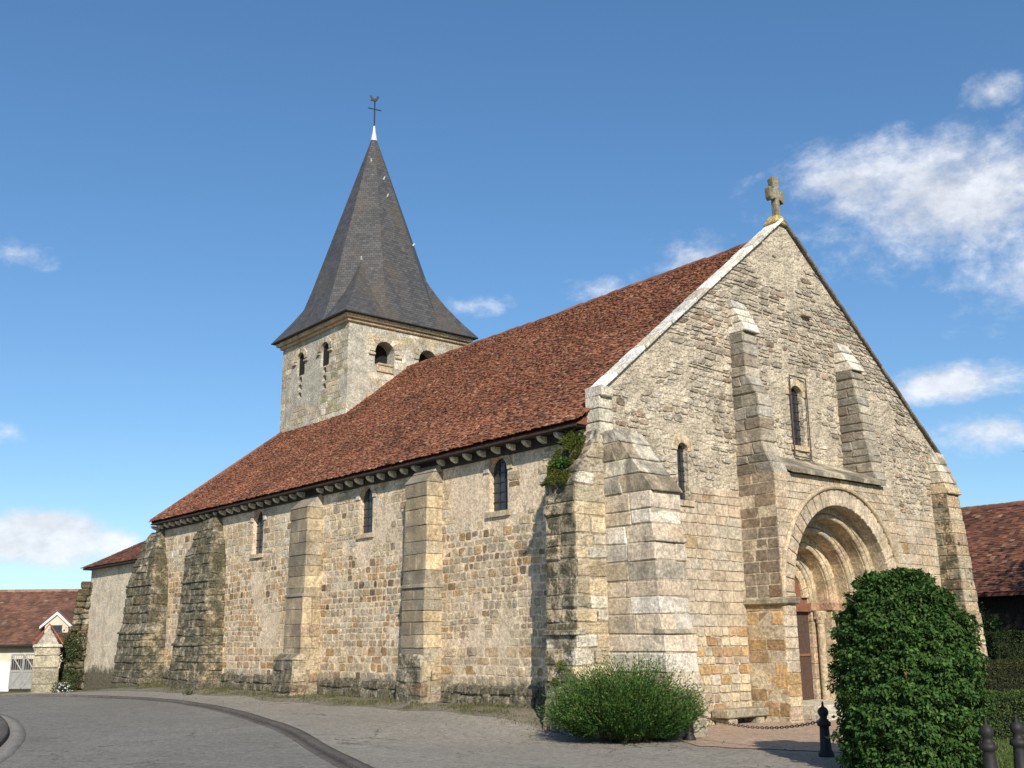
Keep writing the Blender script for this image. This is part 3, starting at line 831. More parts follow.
# ---- roof
RX0, RZ0, RX1, RZ1 = -.46, 6.74, 7.87, 13.52
SL = Vector((RX1-RX0, 0, RZ1-RZ0)); SLn = SL.length; SLu = SL/SLn; SN = Vector((-SLu.z, 0, SLu.x))
def yend(t): return 27.4-2.9*t
def sag(y, t): return -.07*math.sin(math.pi*min(1, max(0, (y-1)/26)))*(.4+.6*t)+.03*nz(y*.25, t*3, 8)
TILE_PAL = [((.232, .092, .050), 4), ((.195, .077, .043), 4), ((.265, .110, .060), 3), ((.145, .058, .034), 3), ((.27, .15, .088), .8), ((.085, .046, .033), 2.2), ((.32, .21, .13), .35)]
def nave_roof():
    b = MB(); mir = lambda x: 2*RX1-x
    z0 = RZ0-.10; zr = RZ1-.13
    v = [(RX0+.05, .4, z0), (mir(RX0)-.05, .4, z0), (RX1, .4, zr), (RX0+.05, 27.3, z0), (mir(RX0)-.05, 27.3, z0), (RX1, 24.5, zr)]
    b.add(v, [(0, 1, 2), (0, 2, 5, 3), (1, 4, 5, 2), (4, 3, 5), (0, 3, 4, 1)], (.17, .07, .045))
    roof = b.build('roof', M['tile'], church)
    vs = []; fs = []; cs = []
    def slope(P, n, rows, umin, umax):
        ex = SLn/rows
        for r in range(rows):
            t = r/rows; u = umin(t)-rnd.uniform(0, .17); u1 = umax(t)
            cst = rnd.uniform(-.05, .05)
            while u < u1:
                w = .122+rnd.uniform(-.01, .01)
                if u+w > umin(t) and u < u1:
                    l = ex*2.1; lift = rnd.uniform(.014, .044); sl = rnd.uniform(-.012, .012)
                    tw = rnd.uniform(-.012, .012); a, c = u+.004, u+w-.004
                    s0 = r*ex+sl; o = len(vs)
                    p0 = P(a, s0)+n*(lift+tw); p1 = P(c, s0)+n*(lift-tw); p2 = P(c, min(s0+l, SLn))+n*.004; p3 = P(a, min(s0+l, SLn))+n*.004
                    vs.extend([p0, p1, p2, p3, p0-n*.022, p1-n*.022])
                    k = pick(TILE_PAL); q = 1.12+.32*nz(u*.35, s0*.5, 3)+rnd.uniform(-.1, .1)+cst; k = tuple(x*q for x in k)
                    fs.extend([(o, o+1, o+2, o+3), (o+4, o+5, o+1, o), (o+4, o, o+3, o+3), (o+1, o+5, o+2, o+2)]); cs.extend([k]*4)
                u += w
    Pw = lambda u, s: Vector((RX0, u, RZ0))+SLu*s+Vector((0, 0, sag(u, s/SLn)))
    slope(Pw, SN, 128, lambda t: .36, yend)
    f3 = [tuple(dict.fromkeys(f)) for f in fs]
    me = MB(); me.v = [tuple(v) for v in vs]; me.f = f3; me.c = cs
    # make winding face outwards
    me.f = [tuple(reversed(f)) for f in f3]
    t = me.build('roof_tiles', M['tile'], roof)
    # ridge tiles
    rd = MB(); y = .45
    while y < 24.3:
        L = .36; r = .13+rnd.uniform(-.01, .015); z = RZ1-.10+sag(y, 1)+rnd.uniform(-.012, .02)
        pts = []
        for yy, rr in ((y-.03, r+.012), (y+L, r-.004)):
            for k in range(7):
                a = math.pi*k/6; pts.append((RX1+rr*1.15*math.cos(a), yy, z+rr*math.sin(a)))
        rd.add(pts, [(k, k+1, 8+k, 7+k) for k in range(6)]+[tuple(range(7)), tuple(reversed(range(7, 14)))], jitcol((.19, .085, .055), .2)); y += L
    A = Vector((RX0+.1, 27.35, RZ0+.02)); B = Vector((RX1, 24.5, RZ1)); d = B-A; n = int(d.length/.36); prev = None
    for i in range(n):
        p, q = A+d*(i/n), A+d*((i+1.1)/n); rd.tube([p, q], [.12, .11], 7, jitcol((.19, .085, .055), .2))
    rd.build('ridge_tiles', M['tile'], roof)
    # eaves board and soffit
    e = MB(); e.box((RX0+.03, .46, 6.595), (.3, 27.2, 6.638), (.05, .04, .03)); e.build('eaves_board', M['wood'], roof)
    e = MB(); e.box((-.06, .95, 6.36), (.1, 27.1, 6.595), (.05, .04, .03)); e.build('eaves_shade_board', M['wood'], roof)  # partly real dark timber; also paints in the eaves shade behind the corbels
nave_roof()

# ---- west front
PW = lambda u, v: Vector((u, 0, v))
GL = lambda v: -.05 if v < 7.5 else -.05+(v-7.5)*(7.92/6.3)
GR = lambda v: 15.8 if v < 7.5 else 15.8-(v-7.5)*(7.93/6.3)
PR, PS, PRISE = 2.30, 2.72, 2.40
FW = [(2.86, .20, 5.0, 6.27), (7.95, .30, 6.95, 8.42)]
def facade():
    b = MB(); b.prism([(-.05, 0.02, -.9), (15.8, 0.02, -.9), (15.8, 0.02, 7.5), (7.87, 0.02, 13.8), (-.05, 0.02, 7.5)], (0, .42, 0))
    o = b.build('facade_wall', M['facade'], church); o['_t'] = (.52, .445, .335)
    cut(o, [([(u, -.5, v) for u, v in arch_poly(CXF, PR, -.6, PS, 24, PRISE)], (0, 2.0, 0))] +
           [([(u, -.5, v) for u, v in arch_poly(c, r, s, sp)], (0, .9, 0)) for (c, r, s, sp) in FW])
    mb = MB()
    def col(u, v):
        pln = nz(u*.3, v*.35, 21)+.7*nz(u*1.3, v*1.3, 14)
        if v < 1.9: return jitcol(pick([(OCH, 1.6), (CRM, 3), ((.50, .42, .31), 3), (PNK, 1), (ORG, .5)]), .11)
        if v < 5.4:
            if pln > .75: return None
            return jitcol(pick([((.50, .42, .31), 5), ((.53, .43, .315), 3), ((.47, .37, .265), 2), ((.45, .40, .31), 1.2), ((.40, .29, .17), .5)]), .07, .03)
        if v < 9.2:
            if pln > -.02 or rnd.random() < .14: return None
            return jitcol(pick([((.47, .41, .32), 4), ((.42, .36, .28), 3), ((.52, .46, .365), 2), ((.40, .29, .21), .6), ((.28, .215, .15), .5)]), .12, .03)
        if pln > .34 or rnd.random() < .08: return None
        return jitcol(pick([((.45, .39, .305), 4), ((.40, .34, .265), 3), ((.50, .44, .35), 1.6), ((.38, .28, .21), .9), ((.25, .195, .14), .8)]), .13, .03)
    holes = [(c, r+.02, s, sp) for (c, r, s, sp) in FW]
    blk = (CXF, 2.83, -.9, 5.75, .05)     # portal block covers this part
    facing(mb, PW, (0, -1, 0), 1.9, 5.4, segs_with(holes+[blk], GL, GR), (.24, .36), (.35, .75), (-.001, .006), col, gap=.008, corner=.14, jit=.010, breaks=breaks_of(holes), wave=.06, seed=5)
    mb.build('ashlar_stones', M['ashlar'], o); mb = MB()
    facing(mb, PW, (0, -1, 0), -.5, 1.9, segs_with(holes+[blk], GL, GR), (.19, .30), (.2, .48), (.0, .012), col, gap=.016, corner=.18, jit=.012, breaks=breaks_of(holes), wave=.04, seed=5)
    mb.build('footing_stones', M['ashlar'], o); mb = MB()
    facing(mb, PW, (0, -1, 0), 5.4, 13.55, segs_with(holes+[blk], GL, GR), lambda v: (.15, .27) if v < 9.2 else (.10, .20), lambda v: (.16, .45) if v < 9.2 else (.20, .55), (-.006, .018), col, gap=.022, corner=.36, jit=.024, breaks=breaks_of(holes)+[7.5], wave=.09, seed=6)
    mb.build('facade_stones', M['facade'], o)
    for i, (c, r, s, sp) in enumerate(FW): lancet(lambda d, u, v: Vector((u, d, v)), c, r, s, sp, .17, church, Vector((0, -1, 0)))
    # iron guard frame round the upper window
    f = MB(); x0, x1, z0, z1 = 7.58, 8.36, 6.62, 8.98
    for p, q in (((x0, z0), (x0, z1)), ((x0, z1), (x1, z1)), ((x1, z1), (x1, z0)), ((x1, z0), (x0, z0))):
        f.tube([(p[0], -.07, p[1]), (q[0], -.07, q[1])], .02, 6)
    for p in ((x0, 7.2), (x1, 7.2), (x0, 8.4), (x1, 8.4)): f.tube([(p[0], -.07, p[1]), (p[0], .03, p[1])], .014, 6)
    f.tube([(x1, -.07, 7.85), (x1-.3, -.05, 7.7)], .012, 6)
    f.build('window_guard', M['rust'], church)
    for (u, v) in ((8.45, 10.95), (5.0, 9.98)):     # putlog stones standing out of the gable
        put = MB(); put.stone([(u, -.16, v), (u+.42, -.16, v), (u+.42, .1, v), (u, .1, v), (u, -.10, v+.16), (u+.42, -.10, v+.16), (u+.42, .1, v+.16), (u, .1, v+.16)], .02, GRY, .01)
        put.build('projecting_stone', M['facade'], church)
    # copings and kneelers
    for sgn in (-1, 1):
        cp = MB(); x0, z0 = CXF+sgn*7.86, 7.46; x1, z1 = CXF, 13.83; n = 15
        d = Vector((x1-x0, 0, z1-z0)); nn = Vector((d.z*sgn, 0, -d.x*sgn)).normalized()
        if nn.z < 0: nn = -nn
        for i in range(n):
            a = Vector((x0, 0, z0))+d*(i/n); b2 = Vector((x0, 0, z0))+d*((i+1)/n)
            th = .10+rnd.uniform(-.01, .015); y0, y1 = -.10+rnd.uniform(-.01, .01), .37
            g = d.normalized()*.006; lo0, lo1 = a+g, b2-g
            c8 = [lo0+Vector((0, y0, 0)), lo1+Vector((0, y0, 0)), lo1+Vector((0, y1, 0)), lo0+Vector((0, y1, 0))]
            c8 += [c+nn*th for c in c8]
            if sgn > 0: c8 = [c8[k] for k in (1, 0, 3, 2, 5, 4, 7, 6)]
            cp.stone(c8, .02, jitcol(pick([((.74, .70, .61), 4), (PAL, 1)]) if sgn < 0 else (.16, .14, .115), .12), .006)
        kx = CXF+sgn*7.88
        xa, xb = sorted((kx-sgn*.30, kx+sgn*.10))
        cp.stone([(xa, -.14, 7.28), (xb, -.14, 7.28), (xb, .46, 7.28), (xa, .46, 7.28), (xa, -.14, 7.55), (xb, -.14, 7.50), (xb, .46, 7.50), (xa, .46, 7.55)], .025, jitcol(PAL, .1))
        cp.build('coping', M['coping'], church)
    kn = MB()
    for z in (6.35, 6.68, 7.0):
        kn.stone([(-.10, -.04, z), (.34, -.04, z), (.34, .45, z), (-.10, .45, z), (-.10, -.04, z+.3), (.34, -.04, z+.3), (.34, .45, z+.3), (-.10, .45, z+.3)], .012, jitcol(PAL, .08), .004)
    kn.build('kneeler', M['coping'], church)
facade()

# ---- portal
def portal():
    Y = -1.15; X0, X1 = 5.04, 10.70
    P = lambda u, v: Vector((u, Y, v))
    b = MB(); b.box((X0, Y+.02, -.9), (X1, .02, 5.84)); o = b.build('portal', M['portal'], church); o['_t'] = (.50, .42, .30)
    cut(o, [([(u, -2, v) for u, v in arch_poly(CXF, PR, -1.0, PS, 28, PRISE)], (0, 3, 0))])
    mb = MB(); pal = [((.51, .42, .305), 5), ((.54, .44, .315), 4), ((.47, .37, .26), 2), ((.42, .30, .17), .7)]
    col = lambda u, v: jitcol(pick(pal if v > .9 else [(OCH, 2.4), (ORG, 1.2), (CRM, 2), (PNK, 1)]), .11)
    hole = [(CXF, 2.80, 2.60, PS, PRISE+.47), (CXF, PR+.0, -.6, 2.62, .001)]
    facing(mb, P, (0, -1, 0), -.6, 5.84, segs_with(hole, X0, X1), (.26, .36), (.3, .62), (.0, .007), col, gap=.007, corner=.10, jit=.007, breaks=breaks_of(hole)+[2.45, 2.62], wave=.0)
    # left and right cheeks
    for xx, nrm in ((X0+.01, (-1, 0, 0)), (X1-.01, (1, 0, 0))):
        cc = lambda u, v: jitcol(pick([((.23, .175, .12), 3), ((.27, .215, .155), 3), ((.20, .135, .09), 1), ((.30, .25, .185), 1)] if v > 2.5 else [(OCH, 2.6), ((.36, .25, .14), 2), (PNK, 1), (BEI, 1.2)]), .12)
        if nrm[0] < 0: Pc = lambda u, v: Vector((X0+.01, u, v))
        else: Pc = lambda u, v: Vector((X1-.01, -1.15-u, v))
        facing(mb, Pc, nrm, -.6, 5.84, lambda v: [(Y, 0.0)], (.26, .36), (.35, .7), (.006, .022), cc, gap=.009, corner=.10, jit=.008, wave=0)
    mb.build('portal_stones', M['portal'], o)
    v = MB(); voussoirs(v, P, (0, -1, 0), CXF, PS, PR, PR+.46, 23, .015, [((.51, .42, .305), 5), ((.54, .44, .315), 4), ((.47, .37, .26), 2)], rise=PRISE, back=.3)
    # straight voussoir legs down to the impost
    for sgn in (-1, 1):
        xa, xb = sorted((CXF+sgn*PR, CXF+sgn*(PR+.46)))
        v.stone([(xa, Y-.03, 2.63), (xb, Y-.03, 2.63), (xb, Y+.3, 2.63), (xa, Y+.3, 2.63), (xa, Y-.03, PS-.005), (xb, Y-.03, PS-.005), (xb, Y+.3, PS-.005), (xa, Y+.3, PS-.005)], .01, CRM)
    v.build('arch_ring', M['portal'], o)
    hm = MB()
    pts = [(CXF-(PR+.50)*math.cos(a), Y-.03, PS+(PRISE+.50)*math.sin(a)) for a in np.linspace(0, math.pi, 40)]
    pts = [(pts[0][0], Y-.03, 2.62)]+pts+[(pts[-1][0], Y-.03, 2.62)]
    hm.tube(pts, .062, 8, BEI); hm.build('hood_mould', M['portal'], o)
    # recessed orders
    RS = [2.30, 1.95, 1.60, 1.24, .90]; YS = [-1.15, -.72, -.27, .18, .62]
    RI = [PRISE, 2.06, 1.72, 1.36, 1.0]
    for i in range(1, 5):
        a = MB(); y0, y1 = YS[i], YS[i]+.62
        ro, ri, rr = RS[i-1]+.06, RS[i], .075
        ko, ki = RI[i-1]+.06, RI[i]
        # profile in (fraction between inner 0 and outer 1 handled as explicit radii)
        prof = [(ro, ko, y0), (ri+.17, ki+.17, y0), (ri+.165, ki+.165, y0+.05)]
        for t in np.linspace(-.15, 1.15, 9):
            an = math.pi*(.5-t*.5)+math.pi*.25
            prof.append((ri+.085+rr*math.cos(math.pi*(t*1.0)), ki+.085+rr*math.cos(math.pi*t), y0+.045-rr*math.sin(math.pi*t)*.9))
        prof += [(ri, ki, y0+.10), (ri, ki, y1)]
        NA = 44; path = [None]+list(np.linspace(0, math.pi, NA+1))+[None]
        pts = []
        for j, an in enumerate(path):
            for (r, k, y) in prof:
                if an is None: pts.append((CXF-r if j == 0 else CXF+r, y, 2.60))
                else: pts.append((CXF-r*math.cos(an), y, PS+k*math.sin(an)))
        np_ = len(prof)
        vcol = [jitcol(pick([(BEI, 3), (CRM, 2.4), (PNK, 1), (GRY, 1.4), (PAL, 1)]), .12) for _ in range(14)]
        for j in range(len(path)-1):
            c = vcol[min(13, j*14//(NA+2))]
            a.add([pts[j*np_+k] for k in range(np_)]+[pts[(j+1)*np_+k] for k in range(np_)], [(k, k+1, np_+k+1, np_+k) for k in range(np_-1)], c)
        a.build('archivolt', M['portal'], o)
    # stepped jambs, colonnettes, imposts
    for sgn in (-1, 1):
        jm = MB(); im = MB()
        for i in range(1, 5):
            xa, xb = sorted((CXF+sgn*RS[i], CXF+sgn*(RS[i-1]+.03))); z = -.6
            while z < 2.36:
                h = min(rnd.uniform(.3, .45), 2.36-z)
                if 2.36-z-h < .15: h = 2.36-z
                jm.stone([(xa, YS[i], z), (xb, YS[i], z), (xb, .95, z), (xa, .95, z), (xa, YS[i], z+h-.005), (xb, YS[i], z+h-.005), (xb, .95, z+h-.005), (xa, .95, z+h-.005)], .012, jitcol(pick([(BEI, 3), (CRM, 3), (PNK, 1)]), .1), .003); z += h
            ia, ib = sorted((CXF+sgn*(RS[i]-.05), CXF+sgn*(RS[i-1]+.04)))
            im.stone([(ia, YS[i]-.06, 2.36), (ib, YS[i]-.06, 2.36), (ib, .9, 2.36), (ia, .9, 2.36), (ia, YS[i]-.09, 2.60), (ib, YS[i]-.09, 2.60), (ib, .9, 2.60), (ia, .9, 2.60)], .02, jitcol((.36, .235, .16), .1), .004)
            if i < 4 or True:
                cxp, cyp = CXF+sgn*(RS[i-1]-.15 if i > 0 else 0), YS[i]-.15
                if i >= 2:
                    cl = MB(); cl.lathe([(.0, -.42), (.17, -.42), (.17, -.30), (.15, -.24), (.165, -.18), (.125, -.10), (.105, -.06), (.105, 2.0), (.125, 2.02), (.125, 2.06), (.115, 2.07), (.17, 2.24), (.19, 2.36), (0, 2.36)], (cxp, cyp, 0), 14, BEI)
                    for q in range(5):
                        aa = 2*math.pi*q/5; cl.box((cxp+.13*math.cos(aa)-.03, cyp+.13*math.sin(aa)-.03, 2.14), (cxp+.13*math.cos(aa)+.03, cyp+.13*math.sin(aa)+.03, 2.22), BEI)
                    co = cl.build('colonnette', M['portal'], o)
        jm.build('jamb', M['portal'], o); im.build('impost', M['portal'], o)
        # outer impost string round the portal front
        st = MB()
        xa, xb = sorted((CXF+sgn*(PR-.06), CXF+sgn*2.90))
        st.stone([(xa, Y-.10, 2.44), (xb, Y-.10, 2.44), (xb, .0, 2.44), (xa, 0.0, 2.44), (xa, Y-.13, 2.62), (xb, Y-.13, 2.62), (xb, .0, 2.62), (xa, .0, 2.62)], .03, jitcol(GRY, .1), .008)
        if sgn < 0: st.stone([(X0-.11, Y-.1, 2.44), (X0+.1, Y-.1, 2.44), (X0+.1, .02, 2.44), (X0-.11, .02, 2.44), (X0-.13, Y-.11, 2.60), (X0+.1, Y-.11, 2.60), (X0+.1, .02, 2.60), (X0-.13, .02, 2.60)], .03, jitcol(GRY, .1), .008)
        st.build('string_course', M['lichen'], o)
    # doors
    yd = .74
    for sgn in (-1, 1):
        dd = MB(); xa, xb = sorted((CXF+sgn*.012, CXF+sgn*.92))
        n = 6
        for k in range(n):
            x = xa+(xb-xa)*k/n; dd.stone([(x+.003, yd, -.06), (x+(xb-xa)/n-.003, yd, -.06), (x+(xb-xa)/n-.003, yd+.06, -.06), (x+.003, yd+.06, -.06), (x+.003, yd, 2.34), (x+(xb-xa)/n-.003, yd, 2.34), (x+(xb-xa)/n-.003, yd+.06, 2.34), (x+.003, yd+.06, 2.34)], .008, (.1, .06, .05))
        d = dd.build('door', M['door'], o)
        hh = MB()
        for z in (1.12,): hh.box((xa, yd-.03, z), (xb, yd, z+.07), (.3, .15, .08))
        hh.build('door_rail', M['redwood'], d)
        if sgn < 0:
            hk = MB(); hk.tube([(CXF-.1, yd-.06, 1.0), (CXF-.1, yd, 1.0)], .03, 8); hk.build('door_handle', M['iron'], d)
    tr = MB(); tr.box((CXF-1.0, yd-.14, 2.34), (CXF+1.0, yd+.10, 2.56), (.3, .12, .07)); tr.build('transom', M['redwood'], o)
    ty = MB(); ty.prism([(u, yd+.02, v) for u, v in arch_poly(CXF, .95, 2.56, PS, 18, 1.05)], (0, .1, 0)); tp = ty.build('tympanum', M['redwood'], o)
    ri = MB(); voussoirs(ri, lambda u, v: Vector((u, yd-.02, v)), (0, -1, 0), CXF, PS, .66, .92, 11, .05, [(BEI, 1), (CRM, 1)], rise=.76, back=.05)
    ri.build('tympanum_ring', M['portal'], tp)
    # steps
    s = MB(); s.stone([(6.55, -.92, -.5), (9.2, -.92, -.5), (9.2, .74, -.5), (6.55, .74, -.5), (6.55, -.92, -.07), (9.2, -.92, -.07), (9.2, .74, -.06), (6.55, .74, -.06)], .02, PAL)
    s.build('step', M['coping'], o)
    s = MB(); s.stone([(6.2, -1.32, -.6), (9.55, -1.32, -.6), (9.55, -.9, -.6), (6.2, -.9, -.6), (6.2, -1.32, -.25), (9.55, -1.32, -.25), (9.55, -.9, -.24), (6.2, -.9, -.24)], .025, PAL)
    s.build('step', M['coping'], o)
    # weathered ledge over the portal
    lg = MB(); x = 5.66
    while x < 10.1:
        w = min(rnd.uniform(.55, .95), 10.12-x)
        if 10.12-x-w < .25: w = 10.12-x
        j = rnd.uniform(-.01, .015)
        lg.stone([(x+.004, Y-.15+j, 5.82), (x+w-.004, Y-.15+j, 5.82), (x+w-.004, .06, 6.42), (x+.004, .06, 6.42), (x+.004, Y-.15+j, 5.95), (x+w-.004, Y-.15+j, 5.95), (x+w-.004, .06, 6.56), (x+.004, .06, 6.56)], .018, jitcol(GRY, .15), .008); x += w
    lg.build('portal_ledge', M['lichen'], o)
    fl = MB(); fl.prism([(5.06, Y+.04, 5.8), (5.06, .0, 5.8), (5.06, .0, 6.44), (5.06, Y+.04, 5.84)], (5.6, 0, 0)); fl.build('ledge_core', M['portal'], o)
    return o
po = portal()
PF = [((.40, .35, .275), 3), ((.44, .385, .30), 3), ((.36, .29, .215), 1.2), ((.48, .43, .345), 1.2)]
PF2 = [(GRY, 2.2), (BEI, 2.4), (BRN, .9), (PNK, .6)]
fb = pl((5.80, 1.15), (5.86, 1.15), (6.6, .84), (7.9, .80), (8.45, .52), (8.45, .48), (9.75, .45), (9.75, .54), (10.75, .05))
fb2 = pl((5.80, 1.12), (6.3, .95), (9.45, .52), (9.45, .58), (10.4, .05))
for xc, f_, cz, zt_ in ((5.345, fb, 9.75, 10.75), (10.38, fb2, 9.45, 10.4)):
    buttress((xc, 0), (0, -1), (1, 0), .62, f_, 5.80, zt_, PF, M['fbutt'], capz=cz, capmat=M['coping'], rowh=(.24, .34), jit=.02, ch=.025, cappal=[((.62, .57, .48), 1)])

# ---- gable cross
def gable_cross():
    b = MB(); cx = 7.80
    o2 = MB(); o2.stone([(cx-.34, -.10, 13.70), (cx+.36, -.10, 13.70), (cx+.36, .42, 13.70), (cx-.34, .42, 13.70), (cx-.14, -.02, 14.02), (cx+.16, -.02, 14.02), (cx+.16, .30, 14.02), (cx-.14, .30, 14.02)], .04, (.42, .33, .14), .01)
    cr = MB()
    half = [(.10, 13.95), (.085, 14.52), (.17, 14.52), (.29, 14.44), (.36, 14.54), (.36, 14.84), (.29, 14.90), (.17, 14.80), (.10, 14.88), (.16, 15.02), (.19, 15.17), (.10, 15.27)]
    poly = [(cx-.035*(z-13.9)+x, 0, z) for x, z in half]+[(cx-.035*(z-13.9)-x, 0, z) for x, z in reversed(half)]
    cr.prism(poly, (0, .20, 0), (.27, .25, .18)); c = cr.build('gable_cross', M['cross'], church)
    md = c.modifiers.new('bev', 'BEVEL'); md.width = .03; md.segments = 2
    o2.build('cross_base', M['yellow'], c)
gable_cross()

# ---- tower and spire
def tower():
    x0, x1, y0, y1 = 4.71, 11.0, 19.85, 25.80
    b = MB(); b.box((x0+.02, y0+.02, 7.0), (x1-.02, y1-.02, 15.1)); o = b.build('bell_tower', M['tower'], church); o['_t'] = (.44, .41, .335)
    BR = [(6.57, .50, 13.22, 13.86), (8.86, .50, 13.22, 13.86)]; BL = [(24.0, .36, 13.40, 14.12), (21.82, .36, 13.40, 14.12)]
    SL_ = [(y, .17, z, z+.10) for y in (24.0, 21.82) for z in (12.35, 12.72, 13.08)]
    cut(o, [([(u, y0-.5, v) for u, v in arch_poly(c, r, s, sp)], (0, 1.3, 0)) for c, r, s, sp in BR]+[([(x0-.5, u, v) for u, v in arch_poly(c, r, s, sp)], (1.0, 0, 0)) for c, r, s, sp in BL]+[([(x0-.5, u, v) for u, v in arch_poly(c, r, s, sp)], (.9, 0, 0)) for c, r, s, sp in SL_])
    mb = MB(); pal = [(GRY, 4), (PAL, 1.6), (BEI, 2), (GRN, .6)]
    def col(u, v):
        if nz(u*.5, v*.5, 31)+.6*nz(u*1.5, v*1.5, 3) > -.02: return None
        return jitcol(pick(pal), .10)
    hR = [(c, r+.02, s, sp) for c, r, s, sp in BR]; hL = [(c, r+.02, s, sp) for c, r, s, sp in BL+SL_]
    facing(mb, lambda u, v: Vector((u, y0+.02, v)), (0, -1, 0), 9, 15.0, segs_with(hR, x0, x1), (.28, .36), (.35, .75), (.002, .014), col, gap=.008, corner=.14, breaks=breaks_of(hR), seed=9)
    mb.build('tower_stones', M['tower'], o); mb = MB()
    facing(mb, lambda u, v: Vector((x0+.02, u, v)), (-1, 0, 0), 9, 15.0, segs_with(hL, y0, y1), (.28, .36), (.35, .75), (.002, .014), col, gap=.008, corner=.14, breaks=[12.35, 12.58, 12.72, 12.95, 13.08, 13.31, 13.45, 14.15, 14.3, 14.45], seed=12)
    mb.build('tower_stones', M['tower'], o)
    for (c, r, s, sp) in BR:
        a = MB(); voussoirs(a, lambda u, v: Vector((u, y0, v)), (0, -1, 0), c, sp, r, r+.26, 9, .03, [(GRY, 2), (PAL, 1)], back=.3); a.build('opening_arch', M['tower'], o)
        d = MB(); d.prism([(u, y0+.6, v) for u, v in arch_poly(c, r+.03, s, sp)], (0, .05, 0)); d.build('bell_opening', M['dark'], o)
    s = MB(); s.stone([(6.15, y0-.05, 12.98), (7.0, y0-.05, 12.98), (7.0, y0+.3, 12.98), (6.15, y0+.3, 12.98), (6.15, y0-.05, 13.28), (7.0, y0-.05, 13.28), (7.0, y0+.3, 13.28), (6.15, y0+.3, 13.28)], .02, BEI)
    s.stone([(6.2, y0-.10, 13.26), (6.95, y0-.10, 13.26), (6.95, y0+.3, 13.26), (6.2, y0+.3, 13.26), (6.2, y0-.10, 13.36), (6.95, y0-.10, 13.36), (6.95, y0+.3, 13.36), (6.2, y0+.3, 13.36)], .02, GRY)
    s.build('opening_sill', M['tower'], o)
    for (c, r, sl, sp) in BL:
        a = MB(); voussoirs(a, lambda u, v: Vector((x0, u, v)), (-1, 0, 0), c, sp, r, r+.24, 7, .03, [(GRY, 2), (PAL, 1)], back=.3); a.build('opening_arch', M['tower'], o)
        d = MB(); d.prism([(x0+.14, u, v) for u, v in arch_poly(c, r+.03, sl, sp)], (.05, 0, 0)); d.build('bell_opening', M['dark'], o)
        for q in (c-.66, c+.40):
            ss = MB(); ss.box((x0-.07, q, 13.98), (x0+.1, q+.28, 14.06), GRY); ss.build('impost', M['tower'], o)
    for q in (5.74, 7.10):
        ss = MB(); ss.box((q, y0-.07, 13.70), (q+.32, y0+.1, 13.78), GRY); ss.build('impost', M['tower'], o)
    # cornice: two courses
    for (e, za, zb, cc) in ((.10, 14.98, 15.12, BEI), (.24, 15.12, 15.30, CRM)):
        c = MB(); c.stone([(x0-e, y0-e, za), (x1+e, y0-e, za), (x1+e, y1+e, za), (x0-e, y1+e, za), (x0-e, y0-e, zb), (x1+e, y0-e, zb), (x1+e, y1+e, zb), (x0-e, y1+e, zb)], .03, cc)
        c.build('cornice', M['portal'], o)
    # spire: octagon with corner broaches
    xc, yc, ex, ey = 7.855, 22.82, 3.56, 3.40; zb = 15.32; zt = 25.62; tx, ty = 7.66, 22.95
    b = bmesh.new(); uvl = b.loops.layers.uv.new('UVMap')
    def face(pts):
        vs = [b.verts.new(p) for p in pts]; f = b.faces.new(vs); n = (Vector(pts[1])-Vector(pts[0])).cross(Vector(pts[2])-Vector(pts[0])).normalized()
        cen = sum((Vector(p) for p in pts), Vector())/len(pts)
        if n.dot(Vector((cen.x-xc, cen.y-yc, .01))) < 0: f.normal_flip(); n = -n
        h = Vector((-n.y, n.x, 0)).normalized() if abs(n.z) < .999 else Vector((1, 0, 0)); g = n.cross(h)
        for l in f.loops: l[uvl].uv = (h.dot(l.vert.co), g.dot(l.vert.co))
    k = math.tan(math.pi/8)
    def ring(z):
        t = (z-zb)/(26.02-zb); cx, cy = xc+(tx-xc)*t, yc+(ty-yc)*t
        t2 = max(0, 1-(z-zb)/2.2); fl = .16*t2*t2          # slight bell-cast
        a, c = (ex-.16)*(1-t)+fl, (ey-.16)*(1-t)+fl
        return [Vector((cx+px*a, cy+py*c, z)) for px, py in ((-k, -1), (k, -1), (1, -k), (1, k), (k, 1), (-k, 1), (-1, k), (-1, -k))]
    zs = [zb, zb+.5, zb+1.1, zb+2.2, 18.6, 21, 24, zt]
    for za, zc in zip(zs, zs[1:]):
        A, B = ring(za), ring(zc)
        for i in range(8): face([A[i], A[(i+1) % 8], B[(i+1) % 8], B[i]])
    face(list(reversed(ring(zb))))
    # broaches
    A = ring(zb)
    zbro = 18.45; Bz = ring(zbro)
    for (i, j, sx, sy) in ((7, 0, -1, -1), (1, 2, 1, -1), (3, 4, 1, 1), (5, 6, -1, 1)):
        apex = (Bz[i]+Bz[j])/2
        prevrow = None; N = 6
        for q in range(N+1):
            z = zb+(zbro-zb)*q/N; t = q/N
            rg = ring(z); e0, e1 = rg[i], rg[j]
            mid = (e0+e1)/2; cor0 = Vector((xc+sx*ex, yc+sy*ey, zb))
            # corner line is slightly concave
            bend = -.22*math.sin(math.pi*t)
            cor = cor0.lerp(apex, t); cor.z = z; dirn = Vector((sx, sy, 0)).normalized(); cor += dirn*bend
            w = (1-t)
            p0, p1 = mid.lerp(e0, w), mid.lerp(e1, w)
            row = (p0, cor, p1)
            if prevrow:
                a0, c0, b0 = prevrow
                if q < N: face([a0, c0, cor, p0]); face([c0, b0, p1, cor])
                else: face([a0, c0, apex]); face([c0, b0, apex])
            prevrow = row
        face([A[i], Vector((xc+sx*ex, yc+sy*ey, zb)), A[j]])
    # eaves fascia
    me = bpy.data.meshes.new('spire'); b.to_mesh(me); b.free(); me.materials.append(M['slate'])
    sp = bpy.data.objects.new('spire', me); COL.objects.link(sp); sp.parent = o; sp.matrix_parent_inverse = Matrix.Translation(-wloc(church))
